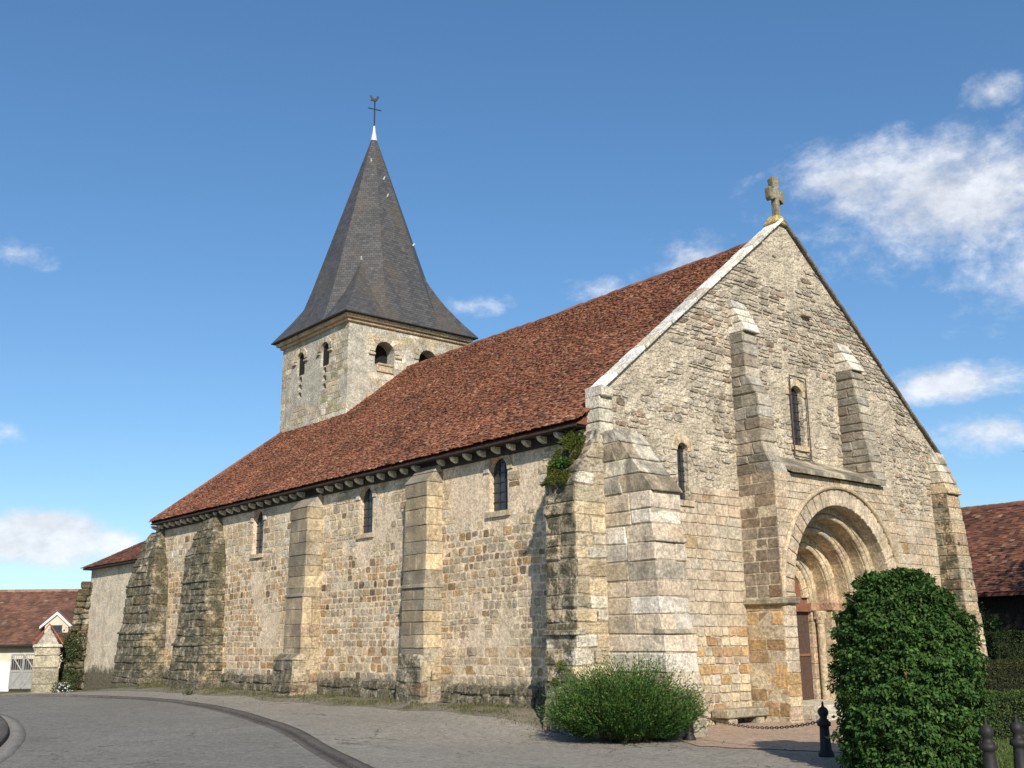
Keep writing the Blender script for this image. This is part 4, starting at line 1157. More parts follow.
    sp.matrix_parent_inverse = Matrix.Identity(4)
    e = MB(); e.box((xc-ex, yc-ey, zb-.035), (xc+ex, yc+ey, zb-.004), (.04, .04, .04)); e.build('spire_eaves', M['lead'], o)
    # zinc cap, weather vane
    z = MB(); z.lathe([(.17, 25.55), (.15, 25.64), (.07, 26.1), (.04, 26.35), (0, 26.4)], (tx, ty, 0), 10); z.build('spire_cap', M['zinc'], o)
    v = MB(); v.tube([(tx, ty, 26.3), (tx, ty, 27.75)], .035, 6); v.tube([(tx-.30, ty+.14, 27.32), (tx+.30, ty-.14, 27.24)], .03, 6)
    ck = [(-.42, .55), (-.30, .30), (-.36, .12), (-.10, .02), (.0, -.06), (.12, .02), (.22, .14), (.26, .32), (.34, .36), (.30, .44), (.24, .52), (.16, .46), (.10, .28), (-.05, .24), (-.18, .34), (-.28, .56)]
    v.prism([(tx+x*.62*.77, ty-x*.62*.64, 27.72+q*.58) for x, q in ck], (.03, .04, 0))
    v.build('weathercock', M['iron'], o)
    # lead nails / ladder hooks on the spire
    for (zz, i) in ((23.2, 0), (22.2, 0), (20.0, 1), (18.5, 7), (24.2, 7)):
        rg = ring(zz); p = (rg[i]+rg[(i+1) % 8])/2; n = Vector((p.x-tx, p.y-ty, 0)).normalized(); hk = MB(); hk.tube([p, p+n*.10+Vector((0, 0, .12))], [.05, .03], 6, (.5, .5, .5)); hk.build('roof_hook', M['zinc'], o)
tower()

# ---- low choir behind the nave
def choir():
    b = MB(); b.box((.02, 27.72, -1.2), (13, 35.7, 5.25), (.62, .53, .40)); b.build('choir_wall', M['choir'], church)
    mb = MB()
    facing(mb, lambda u, v: Vector((.02, u, v)), (-1, 0, 0), -.8, 5.2, lambda v: [(28.2, 35.7)], (.22, .34), (.25, .6), (.002, .015), lambda u, v: None if nz(u*.5, v*.5, 7) > -.22 else jitcol(pick([(GRY, 2), (BEI, 2), (PAL, 1)]), .1), gap=.012, corner=.25, wave=.05, seed=22)
    r = MB(); x0, x1, y1 = -.35, 13.3, 36.1
    E = 5.28
    v = [(x0, 27.75, E), (x1, 27.75, E), (x1, y1, E), (x0, y1, E), (7, 30.3, 9.4), (7, 27.75, 9.4)]
    r.add(v, [(0, 3, 4, 5), (3, 2, 4), (2, 1, 5, 4), (0, 1, 2, 3)], (.17, .075, .05))
    ro = r.build('choir_roof', M['tile'], church)
    # tiles on the visible slope
    A = Vector((x0, 28, E)); u1 = Vector((0, 1, 0)); s = Vector((7.35, 0, 4.12)); L = s.length; s.normalize(); n = Vector((-s.z, 0, s.x))
    tm = MB(); rr = 0
    while rr*.115 < L:
        y = 28.0; ymax = y1-6.35*(rr*.115/L)
        while y < ymax:
            p = A+s*(rr*.115)+u1*(y-28)+n*rnd.uniform(.015, .035); w = .165
            q = [p, p+u1*w, p+u1*w+s*.23-n*.02, p+s*.23-n*.02]
            tm.add(q+[q[0]-n*.03, q[1]-n*.03], [(0, 3, 2, 1), (4, 0, 1, 5)], jitcol(pick(TILE_PAL), .12)); y += w
        rr += 1
    tm.build('roof_tiles', M['tile'], ro)
    e = MB(); e.box((x0+.04, 28.2, E-.10), (.2, y1-.1, E-.02)); e.build('eaves_board', M['wood'], ro)
choir()
#REST
# ================================================================== planting helpers
NR = np.random.default_rng(11)
def unit(a): return a/np.maximum(np.linalg.norm(a, axis=-1, keepdims=True), 1e-9)
def leaves(name, P, A, N, L, Wd, cols, mat, parent=None, fold=.25):
    """one folded leaf per point: A = leaf axis, N = leaf normal"""
    P, A = np.asarray(P), unit(np.asarray(A)); n = len(P)
    N = unit(N-A*np.sum(N*A, 1, keepdims=True)); Sd = np.cross(A, N)
    L = np.broadcast_to(L, (n,))[:, None]; Wd = np.broadcast_to(Wd, (n,))[:, None]
    v = np.empty((n, 4, 3))
    v[:, 0] = P; v[:, 1] = P+A*L*.45+Sd*Wd*.5+N*Wd*fold; v[:, 2] = P+A*L-N*L*.10; v[:, 3] = P+A*L*.45-Sd*Wd*.5+N*Wd*fold
    b = np.arange(n)[:, None]*4
    f = np.concatenate([b+np.array([[0, 1, 2]]), b+np.array([[0, 2, 3]])], 1).reshape(-1, 3)
    return quick(name, v.reshape(-1, 3), f, np.repeat(cols, 2, 0), mat, parent)
def greens(n, base, var=.3, alt=None, p=.2):
    c = np.array(base)[None]*(1+NR.uniform(-var, var, (n, 1)))
    c[:, 0] *= 1+NR.uniform(-.2, .25, n)
    if alt is not None:
        k = NR.random(n) < p; c[k] = np.array(alt)*(1+NR.uniform(-var, var, (k.sum(), 1)))
    return np.clip(c, .003, .9)
def noise3(P, s, seed=0):
    return np.array([noise.noise(Vector((p[0]*s+seed, p[1]*s, p[2]*s))) for p in P])
RV = np.array([math.cos(AZ), -math.sin(AZ), 0.0]); FV = np.array([math.sin(AZ), math.cos(AZ), 0.0])
def at_px(x, y, depth): return CAM+ray(x, y)*depth
def gpx(x, depth, z=None):
    p = at_px(x, 638, depth); return Vector((p.x, p.y, T(p.x, p.y) if z is None else z))

# ---- tall clipped shrub before the portal
def round_bush():
    c = np.array([-1.46, -8.14, -.42]); H = 3.08
    t = thing('clipped_shrub', 'tall dense dark green shrub clipped to a rounded dome before the portal', 'shrub', tuple(c))
    hs = np.array([0, .12, .35, .55, .70, .85, .94, .98, 1.0]); rs = np.array([.95, 1.0, 1.05, 1.04, .96, .76, .52, .32, .05])
    n = 72000
    h = NR.random(n)**.92; th = NR.uniform(0, 2*math.pi, n)
    top = NR.random(n) < .10; h[top] = 1-NR.random(top.sum())**1.5*.16
    r = np.interp(h, hs, rs)
    d = np.stack([np.cos(th), np.sin(th), np.zeros(n)], 1)
    lump = noise3(np.stack([np.cos(th)*r, np.sin(th)*r, h*H], 1), 1.7, 3)*.10+noise3(np.stack([np.cos(th)*r, np.sin(th)*r, h*H*1.5], 1), 4.6, 9)*.26
    dep = NR.random(n)**1.6*.42
    rr = np.maximum(r+lump-dep, 0.02)
    P = c+d*rr[:, None]; P[:, 2] = c[2]+h*H-np.where(h > .85, dep*.6, 0)+lump*.3*(h > .8)
    slope = np.interp(h, hs, [0, .05, .05, .1, .4, .9, 1.6, 2.5, 4]); N = unit(d+np.array([0, 0, 1.0])*slope[:, None])
    rv = NR.normal(size=(n, 3))
    A = unit(N*.55+rv*.55+np.array([0, 0, -.45])); Nn = N+rv[::-1]*.45+np.array([0, 0, .5])
    L = NR.uniform(.045, .095, n); cols = greens(n, (.036, .085, .018), .4, (.075, .14, .028), .25); cols[NR.random(n) < .004] = (.16, .11, .04)
    leaves('foliage', P, A, Nn, L, L*.62, cols, M['leaf'], t)
    b = MB()
    for k in range(5):
        a = k*1.26; b.tube([(c[0]+.1*math.cos(a), c[1]+.1*math.sin(a), c[2]-.1), (c[0]+.3*math.cos(a), c[1]+.3*math.sin(a), .6), (c[0]+.5*math.cos(a), c[1]+.5*math.sin(a), 1.5), (c[0]+.4*math.cos(a+.4), c[1]+.4*math.sin(a+.4), 2.3)], [.07, .055, .04, .015], 6)
        for q in range(7):
            z = .1+q*.3; u = a+NR.uniform(-.6, .6); b.tube([(c[0]+.35*math.cos(a), c[1]+.35*math.sin(a), z), (c[0]+.95*math.cos(u), c[1]+.95*math.sin(u), z+.35)], [.025, .008], 5)
    b.build('stems', M['bark'], t)
round_bush()

# ---- low spiky shrub at the corner buttress
def spiky_shrub():
    c = np.array([-1.0, -1.42, -.42]); t = thing('spreading_shrub', 'low spreading green shrub with fine upright shoots at the corner buttresses', 'shrub', tuple(c))
    Ps, As, Ns, Ls, Cs = [], [], [], [], []
    ns = 2600
    stems = MB()
    cl = []
    for k in range(95):     # branches: each a spray of shoots of its own length and lean
        a = k*2.39996; q = math.sqrt((k+.5)/95); cl.append((a+NR.normal()*.12, q, NR.uniform(.74, 1.16)))
    for k in range(ns):
        a, q, hm = cl[k % 95]
        lx, ly = 1.36*q*math.cos(a)+NR.normal()*.11, .95*q*math.sin(a)+NR.normal()*.11
        hgt = 1.52*(1-q**4*.5)*hm*NR.uniform(.5, 1.08)
        base = c+RV*lx*.55+FV*ly*.55
        lean = RV*lx*.52+FV*ly*.62
        tip = base+lean+np.array([0, 0, hgt])+NR.normal(size=3)*.07
        m = 30; s = np.linspace(.22, 1, m)**.85
        p = base+(tip-base)*s[:, None]+np.array([0, 0, 1])*(-.12*(s*(1-s)))[:, None]
        out = unit(lean+np.array([0, 0, .001])); p = p+out*(.18*(s**2))[:, None]
        dirn = unit((tip-base)[None])+out*.3
        rv = NR.normal(size=(m, 3))
        Ps.append(p+rv*.012); As.append(dirn*.9+unit(rv)*.75); Ns.append(rv[::-1]+np.array([0, 0, .8])); Ls.append(NR.uniform(.04, .08, m))
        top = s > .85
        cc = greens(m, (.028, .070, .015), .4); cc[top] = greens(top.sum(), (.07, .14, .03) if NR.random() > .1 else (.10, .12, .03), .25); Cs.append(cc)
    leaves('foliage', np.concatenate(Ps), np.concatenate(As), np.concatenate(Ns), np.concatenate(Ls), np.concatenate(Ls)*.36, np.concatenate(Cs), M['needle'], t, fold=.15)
    for k in range(26):
        a = k*2.4; q = math.sqrt((k+.5)/26); e = c+RV*1.2*q*math.cos(a)+FV*.8*q*math.sin(a); b0 = c+RV*.5*q*math.cos(a)+FV*.4*q*math.sin(a)
        stems.tube([tuple(b0-np.array([0, 0, .05])), tuple(b0*.5+e*.5+np.array([0, 0, .4])), tuple(e+np.array([0, 0, .9]))], [.018, .013, .006], 5)
    stems.build('stems', M['bark'], t)
spiky_shrub()

# ---- hedges on the right
def hedge(label, px0, px1, depth, ztop, thick, base, n=16000, leaf=.06, alt=(.06, .09, .02)):
    a, b = gpx(px0, depth), gpx(px1, depth); cen = (a+b)/2; Lx = (b-a).length; zb = min(a.z, b.z, cen.z)-.05; H = ztop-zb
    t = thing('hedge', label, 'hedge', (cen.x, cen.y, zb), 'clipped hedges beside the church')
    c = np.array([cen.x, cen.y, zb]); u = unit(np.array(b-a)*np.array([1, 1, 0])); w = np.array([-u[1], u[0], 0])
    face = NR.random(n); P = np.empty((n, 3)); N = np.empty((n, 3))
    s = NR.uniform(-.5, .5, n); h = NR.random(n); q = NR.uniform(-.5, .5, n); dp = NR.random(n)**1.5*.16
    f = face < .62; g = (face >= .62) & (face < .9); e = face >= .9
    sg = np.where(NR.random(n) < .72, -1, 1)
    P[:] = c+u*(s*Lx)[:, None]+w*(q*thick)[:, None]+np.array([0, 0, 1])*(h*H)[:, None]; N[:] = 0
    P[f] = c+u*(s[f]*Lx)[:, None]+w*((sg[f])*(thick/2-dp[f]))[:, None]+np.array([0, 0, 1])*(h[f]*H)[:, None]; N[f] = w*sg[f][:, None]
    P[g] = c+u*(s[g]*Lx)[:, None]+w*(q[g]*thick)[:, None]+np.array([0, 0, 1])*(H-dp[g])[:, None]; N[g] = [0, 0, 1]
    P[e] = c+u*((sg[e])*(Lx/2-dp[e]))[:, None]+w*(q[e]*thick)[:, None]+np.array([0, 0, 1])*(h[e]*H)[:, None]; N[e] = u*sg[e][:, None]
    P += N*(noise3(P, 2.2, 4)*.09)[:, None]
    rv = NR.normal(size=(n, 3)); L = NR.uniform(.6, 1.2, n)*leaf
    leaves('foliage', P, N*.4+rv*.6+np.array([0, 0, .3]), N+rv[::-1]*.5, L, L*.6, greens(n, base, .3, alt, .18), M['leaf'], t)
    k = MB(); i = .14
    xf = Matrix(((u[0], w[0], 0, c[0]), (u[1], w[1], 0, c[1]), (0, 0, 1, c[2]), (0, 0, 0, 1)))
    k.box((-Lx/2+i, -thick/2+i, 0), (Lx/2-i, thick/2-i, H-i), (.012, .016, .007), xf); k.build('dark_core', M['needle'], t)  # solid dark box added inside the leaves in place of real twigs
hedge('tallest dark clipped hedge, in front of the red roofed barn', 985, 1150, 33.5, 1.72, 1.2, (.020, .036, .012), 16000, .075)
hedge('middle brownish green hedge, lower than the one by the barn', 968, 1160, 27.0, .98, 1.3, (.036, .044, .014), 16000, .06, (.09, .075, .03))
hedge('nearest and lowest light green hedge, behind the black bollards', 962, 1190, 21.5, .50, 1.0, (.048, .085, .020), 16000, .055, (.08, .12, .03))

def leafy_bush(name, label, cat, c, rx, ry, h, n, base, leaf, alt, group=None, mat='leaf'):
    c = np.array(c); t = thing(name, label, cat, tuple(c), group)
    d = unit(NR.normal(size=(n, 3))); d[:, 2] = np.abs(d[:, 2]); r = .45+.55*NR.random(n)**.6
    r *= 1+.25*noise3(d, 2.5, c[0])
    P = c+np.stack([d[:, 0]*rx*r, d[:, 1]*ry*r, d[:, 2]*h*r], 1)
    rv = NR.normal(size=(n, 3)); L = NR.uniform(.6, 1.2, n)*leaf
    leaves('foliage', P, d*.5+rv*.6, d+rv[::-1]*.6+np.array([0, 0, .4]), L, L*.6, greens(n, base, .3, alt, .25), M[mat], t)
    s = MB()
    for k in range(6):
        a = k*1.05; s.tube([tuple(c-np.array([0, 0, .05])), tuple(c+np.array([rx*.5*math.cos(a), ry*.5*math.sin(a), h*.7]))], [.04, .01], 5)
    s.build('stems', M['bark'], t)
g = gpx(984, 35.5); leafy_bush('leafy_shrub', 'light leafy shrub under the eaves of the red roofed barn', 'shrub', (g.x, g.y, g.z), .9, .9, 3.0, 5200, (.055, .095, .03), .13, (.09, .13, .04))

# ---- unseen tree added out of view on the right to shade the barn
def tree(label, x, y, h, r, n, seed):
    z = T(x, y)-.1; t = thing('shade_tree', label, 'tree', (x, y, z), 'unseen trees added for shade')
    b = MB(); b.tube([(x, y, z), (x+.1, y, z+h*.25), (x+.05, y+.1, z+h*.5), (x, y, z+h*.85)], [.28, .22, .15, .04], 9)
    tips = []
    for k in range(14):
        a = k*2.4; zz = z+h*(.32+.04*k); e = Vector((x+r*.75*math.cos(a), y+r*.75*math.sin(a), zz+h*.14)); b.tube([(x, y, zz), ((x+e.x)/2, (y+e.y)/2, zz+.4), e], [.10, .06, .02], 6); tips.append(e)
    b.build('trunk', M['bark'], t)
    cl = [np.array(e)+NR.normal(size=3)*r*.25 for e in tips for _ in range(4)]
    P = np.concatenate([q+NR.normal(size=(n//len(cl), 3))*r*.20 for q in cl]); m = len(P); rv = NR.normal(size=(m, 3)); L = NR.uniform(.12, .22, m)
    leaves('crown', P, rv, rv[::-1]+np.array([0, 0, .7]), L, L*.65, greens(m, (.04, .075, .02), .3), M['leaf'], t)
tree('unseen broad green tree added on the right to shade the barn', 17.6, -9.8, 9.5, 3.6, 34000, 1)

# ---- barn behind on the right
def barn():
    t = thing('barn', 'low barn with weathered red tiled roof behind the church', 'barn', (27, 6, -.5))
    x0, xr, x1, ya, yb = 21.4, 27.0, 32.6, -7.0, 17.0; ze, zr = 3.15, 7.0
    w = MB(); w.prism([(x0+.5, ya+.4, -1), (x1-.5, ya+.4, -1), (x1-.5, ya+.4, ze+.15), (xr, ya+.4, zr-.35), (x0+.5, ya+.4, ze+.15)], (0, yb-ya-.8, 0), (.09, .075, .06)); w.build('barn_wall', M['wood'], t)
    r = MB(); r.prism([(x0, ya, ze-.10), (xr, ya, zr-.12), (x1, ya, ze-.10), (x1, ya, ze), (xr, ya, zr), (x0, ya, ze)], (0, yb-ya, 0), (.15, .065, .045)); ro = r.build('roof', M['tile'], t)
    A = Vector((x0, ya, ze)); s = Vector((xr-x0, 0, zr-ze)); L = s.length; s.normalize(); n = Vector((-s.z, 0, s.x)); tm = MB(); rr = 0
    pal = [((.16, .065, .04), 4), ((.12, .052, .035), 3), ((.20, .09, .052), 2), ((.08, .042, .03), 2.5), ((.24, .15, .10), .6)]
    while rr*.14 < L:
        y = ya
        while y < yb:
            wd = .2; p = A+s*(rr*.14)+Vector((0, y-ya, .05*nz(y*.4, rr*.1)))+n*rnd.uniform(.02, .05)
            q = [p, p+Vector((0, wd, 0)), p+Vector((0, wd, 0))+s*.28-n*.025, p+s*.28-n*.025]
            tm.add(q+[q[0]-n*.04, q[1]-n*.04], [(0, 3, 2, 1), (4, 0, 1, 5)], jitcol(pick(pal), .15)); y += wd
        rr += 1
    tm.build('roof_tiles', M['tile'], ro)
    g = MB(); y = ya
    while y < yb: g.tube([(xr, y, zr-.02), (xr, y+.4, zr-.03)], [.13, .12], 7, jitcol((.17, .08, .05), .2)); y += .38
    g.build('ridge_tiles', M['tile'], ro)
barn()

# ---- far house on the left
def left_house():
    O = at_px(40, 690, 54); O.z = -.62
    def X(lx, ly, z): return Vector((O.x+RV[0]*lx+FV[0]*ly, O.y+RV[1]*lx+FV[1]*ly, z))
    t = thing('low_house', 'long low white house with red tiled roof beyond the churchyard', 'house', tuple(O))
    def bx(mb, a, b, col=(.6, .6, .6)):
        vs = [X(a[0], a[1], a[2]), X(b[0], a[1], a[2]), X(b[0], b[1], a[2]), X(a[0], b[1], a[2]), X(a[0], a[1], b[2]), X(b[0], a[1], b[2]), X(b[0], b[1], b[2]), X(a[0], b[1], b[2])]
        mb.add(vs, [(0, 3, 2, 1), (4, 5, 6, 7), (0, 1, 5, 4), (1, 2, 6, 5), (2, 3, 7, 6), (3, 0, 4, 7)], col)
    x0, x1, ye, yr, ze, zr = -16, 3.4, -.35, 4.3, 1.66, 4.62
    w = MB(); bx(w, (x0+.3, .0, -1.2), (x1-.2, 8.0, ze-.02)); w.build('wall', M['cream'], t)
    lw = MB(); bx(lw, (x0+.3, -.06, -1.2), (-1.55, .0, .80)); lw.build('whitewashed_wall', M['plaster'], t)
    dd = MB(); bx(dd, (-1.50, -.03, -1.2), (-.15, .02, .86)); dd.build('door', M['wood'], t)
    fr = MB(); bx(fr, (-1.56, -.07, .86), (-.05, .03, .95)); bx(fr, (-1.60, -.08, -1.2), (-1.50, .03, .92)); fr.build('door_frame', M['iron'], t)
    r = MB()
    P = [X(x0, ye, ze), X(x1, ye, ze), X(x1, yr, zr), X(x0, yr, zr), X(x1, 8.6, ze), X(x0, 8.6, ze), X(x0, ye, ze-.1), X(x1, ye, ze-.1), X(x1, 8.6, ze-.1), X(x0, 8.6, ze-.1)]
    r.add(P, [(0, 1, 2, 3), (3, 2, 4, 5), (6, 7, 1, 0), (0, 3, 5, 9, 6), (1, 7, 8, 4, 2), (5, 4, 8, 9)], (.16, .07, .05)); ro = r.build('roof', M['tile'], t)
    s = Vector(X(0, yr, zr)-X(0, ye, ze)); L = s.length; s.normalize(); uR = Vector(RV); n = uR.cross(s)
    if n.z < 0: n = -n
    tm = MB(); k = 0
    while k*.15 < L:
        x = x0
        while x < x1-.05:
            p = X(x, ye, ze)+s*(k*.15)+n*rnd.uniform(.02, .05); q = [p, p+uR*.22, p+uR*.22+s*.3-n*.025, p+s*.3-n*.025]
            tm.add(q+[q[0]-n*.04, q[1]-n*.04], [(0, 1, 2, 3), (4, 5, 1, 0)], jitcol(pick([((.150, .074, .050), 4), ((.12, .06, .043), 3), ((.175, .09, .058), 2), ((.26, .19, .14), .25)]), .13)); x += .22
        k += 1
    tm.build('roof_tiles', M['tile'], ro)
    g = MB(); x = x0
    while x < x1: g.tube([X(x, yr, zr), X(x+.4, yr, zr)], [.12, .11], 7, jitcol((.26, .15, .10), .2)); x += .38
    g.build('ridge_tiles', M['tile'], ro)
    gt = MB(); gt.tube([X(x0, ye-.06, ze-.06), X(-.1, ye-.06, ze-.06)], .075, 8); gt.build('gutter', M['iron'], t)
    dp = MB(); dp.tube([X(-.35, ye-.05, ze-.1), X(-.35, -.10, 1.15), X(.25, -.10, 1.10), X(.9, -.10, 1.05)], .045, 7); dp.build('downpipe', M['zinc'], t)
    # dormer
    d = MB(); pts = lambda y: [X(-.30, y, 1.9), X(.95, y, 1.9), X(.95, y, 2.72), X(.32, y, 3.25), X(-.30, y, 2.72)]
    d.prism(pts(.55), (X(0, 3.2, 0)-X(0, .55, 0)), (.5, .42, .34)); do = d.build('dormer', M['cream'], t)
    bb = MB()
    for a, b in (((-.54, 2.60), (.325, 3.36)), ((1.19, 2.60), (.325, 3.36))):
        bb.prism([X(a[0], .44, a[1]), X(b[0], .44, b[1]), X(b[0], .44, b[1]-.15), X(a[0], .44, a[1]-.13)], X(0, .12, 0)-X(0, 0, 0), (.7, .7, .68))
    bb.build('bargeboards', M['plaster'], do)
    dr = MB()
    for sg in (-1, 1):
        e = X(.325+sg*.9, .5, 2.60); p = X(.325, .5, 3.40); dd_ = X(0, 3.0, 0)-X(0, 0, 0); th = Vector((0, 0, .07))
        dr.prism([e, p, p+th, e+th], dd_, (.15, .08, .06))
    dr.build('dormer_roof', M['tile'], do)
    dw = MB(); bx(dw, (.02, .50, 2.0), (.62, .56, 2.66)); dw.build('dormer_window', M['glass'], do)
left_house()

# ---- stone pier with a small tiled gable, gate, ruined wall stub
def pier():
    O = gpx(48.5, 49.2); t = thing('stone_pier', 'pale stone gate pier capped by a small red tiled gable', 'gate pier', tuple(O))
    a = AZ-R(24); ux = Vector((math.cos(a), -math.sin(a), 0)); uy = Vector((math.sin(a), math.cos(a), 0))
    X = lambda x, y, z: O+ux*x+uy*y+Vector((0, 0, z))
    b = MB(); z = -.2; 
    while z < 2.05:
        h = min(rnd.uniform(.45, .8), 2.05-z); w = .56+rnd.uniform(-.02, .02)
        b.stone([X(-w, -.35, z), X(w, -.35, z), X(w, .5, z), X(-w, .5, z), X(-w, -.35, z+h-.01), X(w, -.35, z+h-.01), X(w, .5, z+h-.01), X(-w, .5, z+h-.01)], .04, jitcol((.40, .36, .27), .08), .02); z += h
    b.stone([X(-.66, -.42, 2.05), X(.66, -.42, 2.05), X(.66, .6, 2.05), X(-.66, .6, 2.05), X(-.62, -.4, 2.2), X(.62, -.4, 2.2), X(.62, .6, 2.2), X(-.62, .6, 2.2)], .03, PAL, .01)
    b.build('shaft', M['butt'], t)
    g = MB(); g.prism([X(-.48, -.3, 2.2), X(.48, -.3, 2.2), X(0, -.3, 2.98)], uy*.8, (.4, .36, .3)); g.build('gable', M['coping'], t)
    r = MB()
    for sg in (-1, 1):
        for k in range(6):
            for q in range(6):
                t0, t1 = k/6, (k+1.25)/6; y0, y1 = -.42+q*.19, -.42+q*.19+.18
                e = lambda tt, lift: (sg*(.66-.66*tt), 2.14+.95*tt+lift)
                p0, p1 = e(t0, .09), e(min(t1, 1.02), .05)
                r.add([X(p0[0], y0, p0[1]), X(p0[0], y1, p0[1]), X(p1[0], y1, p1[1]), X(p1[0], y0, p1[1]), X(p0[0], y0, p0[1]-.06), X(p0[0], y1, p0[1]-.06), X(p1[0], y1, p1[1]-.06), X(p1[0], y0, p1[1]-.06)], [(0, 1, 2, 3), (0, 4, 5, 1), (4, 7, 6, 5), (0, 3, 7, 4), (1, 5, 6, 2)], jitcol((.36, .10, .06), .14))
    r.build('tiled_cap', M['tile'], t)
pier()
def gate():
    O = gpx(26, 51.5); t = thing('metal_gate', 'pale metal gate with diagonal braces beside the stone pier', 'gate', tuple(O))
    X = lambda x, z: Vector((O.x+RV[0]*x, O.y+RV[1]*x, O.z+z))
    for sg in (-1, 1):
        f = MB(); a, b = sorted((sg*.03, sg*.60)); z0, z1 = .12, 1.72
        for p, q in (((a, z0), (b, z0)), ((a, z1), (b, z1)), ((a, z0), (a, z1)), ((b, z0), (b, z1)), ((a, .9), (b, .9)), ((a, z0), (b, .9)), ((a, z1), (b, .9))): f.tube([X(*p), X(*q)], .035, 6, (.5, .5, .5))
        for k in range(1, 5): x = a+(b-a)*k/5; f.tube([X(x, z0), X(x, z1)], .014, 5)
        leaf = f.build('gate_leaf', M['whitemetal'], t)
        p = MB(); p.box((a+.03, -.01, z0), (b-.03, .01, 1.0), (.5, .5, .5), Matrix(((RV[0], FV[0], 0, O.x), (RV[1], FV[1], 0, O.y), (0, 0, 1, O.z), (0, 0, 0, 1)))); p.build('gate_panel', M['whitemetal'], leaf)
gate()
def ruin():
    a = gpx(72, 50.2); t = thing('ruined_wall', 'dark rough stump of stone wall overgrown with ivy beside the choir', 'wall', tuple(a))
    b = MB(); 
    wd = lambda z: .62-.05*z
    z = -.3
    while z < 4.9:
        h = rnd.uniform(.25, .45); w = max(.22, .62-.085*max(0, z-.5)); x = -w
        while x < w+.1:
            ww = rnd.uniform(.3, .6); d0 = rnd.uniform(-.12, .05); P = lambda lx, ly, zz: Vector((a.x+RV[0]*(lx+.09*z)+FV[0]*ly, a.y+RV[1]*(lx+.09*z)+FV[1]*ly, a.z+zz))
            b.stone([P(x, d0, z), P(x+ww, d0, z), P(x+ww, 1.2, z), P(x, 1.2, z), P(x, d0, z+h), P(x+ww, d0, z+h), P(x+ww, 1.2, z+h), P(x, 1.2, z+h)], .06, jitcol(pick([(GRY, 2), (BEI, 1), (BRN, 1)]), .2), .04); x += ww
        z += h
    b.build('rubble', M['mossy'], t)
    n = 2600; k = NR.random(n); P = np.array([a.x, a.y, a.z])+RV*(NR.normal(size=(n, 1))*.30+.05)+FV*(-.2-NR.random((n, 1))*.12)+np.array([0, 0, 1])*np.where(NR.random((n, 1)) < .5, NR.normal(size=(n, 1))*.30+2.05, NR.random((n, 1))*.7+.3)
    rv = NR.normal(size=(n, 3)); L = NR.uniform(.06, .13, n)
    leaves('ivy', P, rv+np.array([0, 0, -.4]), -FV+rv[::-1]*.5, L, L*.7, greens(n, (.045, .065, .025), .35, (.10, .11, .05), .25), M['leaf'], t)
ruin()
g = gpx(68, 48.6)
def flowers():
    t = thing('flower_clump', 'small clump of white flowers at the foot of the ruined wall', 'flowers', tuple(g))
    n = 900; d = unit(NR.normal(size=(n, 3))); d[:, 2] = abs(d[:, 2]); P = np.array(g)+d*np.array([.55, .45, .55])*NR.random((n, 1))**.5; rv = NR.normal(size=(n, 3)); L = NR.uniform(.05, .1, n)
    leaves('foliage', P, d+rv*.5, rv, L, L*.6, greens(n, (.06, .08, .03), .3), M['leaf'], t)
    n = 90; d = unit(NR.normal(size=(n, 3))); d[:, 2] = abs(d[:, 2]); P = np.array(g)+d*np.array([.35, .3, .45]); rv = NR.normal(size=(n, 3))
    leaves('blossom', P, rv, d, NR.uniform(.07, .13, n), .09, np.full((n, 3), .75), M['leaf'], t)
flowers()

# ---- bench against the front
def bench():
    t = thing('stone_bench', 'low grey stone bench against the church front', 'bench', (4.2, -.35, -.42))
    s = MB(); s.stone([(3.40, -.55, -.26), (5.00, -.55, -.26), (5.00, -.03, -.26), (3.40, -.03, -.26), (3.38, -.57, -.05), (5.01, -.57, -.05), (5.01, -.03, -.05), (3.38, -.03, -.05)], .03, GRY, .012); s.build('seat', M['butt'], t)
    for x in (3.50, 4.55):
        l = MB(); l.stone([(x, -.5, -.6), (x+.32, -.5, -.6), (x+.32, -.06, -.6), (x, -.06, -.6), (x, -.5, -.265), (x+.32, -.5, -.265), (x+.32, -.06, -.265), (x, -.06, -.265)], .025, GRY, .01); l.build('leg', M['butt'], t)
bench()

# ---- bollards and chains
def bollard(loc, label):
    t = thing('bollard', label, 'bollard', loc, 'black cast iron bollards')
    b = MB(); b.lathe([(0, -.1), (.135, -.1), (.135, .05), (.115, .09), (.10, .12), (.082, .46), (.082, .50), (.118, .52), (.118, .58), (.082, .60), (.062, .64), (.062, .67), (.088, .71), (.095, .76), (.075, .81), (.03, .84), (.018, .87), (.022, .89), (.010, .93), (0, .935)], loc, 18)
    b.build('post', M['iron'], t, smooth=True)
    for sx in (-1, 1):
        r = MB(); pts = [(loc[0]+sx*(.10+.03*math.sin(a))*.27, loc[1]+sx*(.10+.03*math.sin(a))*.96, loc[2]+.60+.03*math.cos(a)) for a in np.linspace(0, 2*math.pi, 9)]
        r.tube(pts, .009, 5); r.build('chain_ring', M['rust'], t)
    return t
b1 = (-.62, -5.95, T(-.62, -5.95)); b2 = (.02, -2.25, T(.02, -2.25))
g3 = gpx(976, 14.6); g4 = gpx(1006, 15.2)
bollard(b1, 'slender black iron bollard with pointed knob left of the tall rounded shrub')
bollard(b2, 'black iron bollard half buried in the low spreading shrub')
bollard(tuple(g3), 'black iron bollard just right of the tall rounded shrub')
bollard(tuple(g4), 'black iron bollard at the far right edge beside the grass')
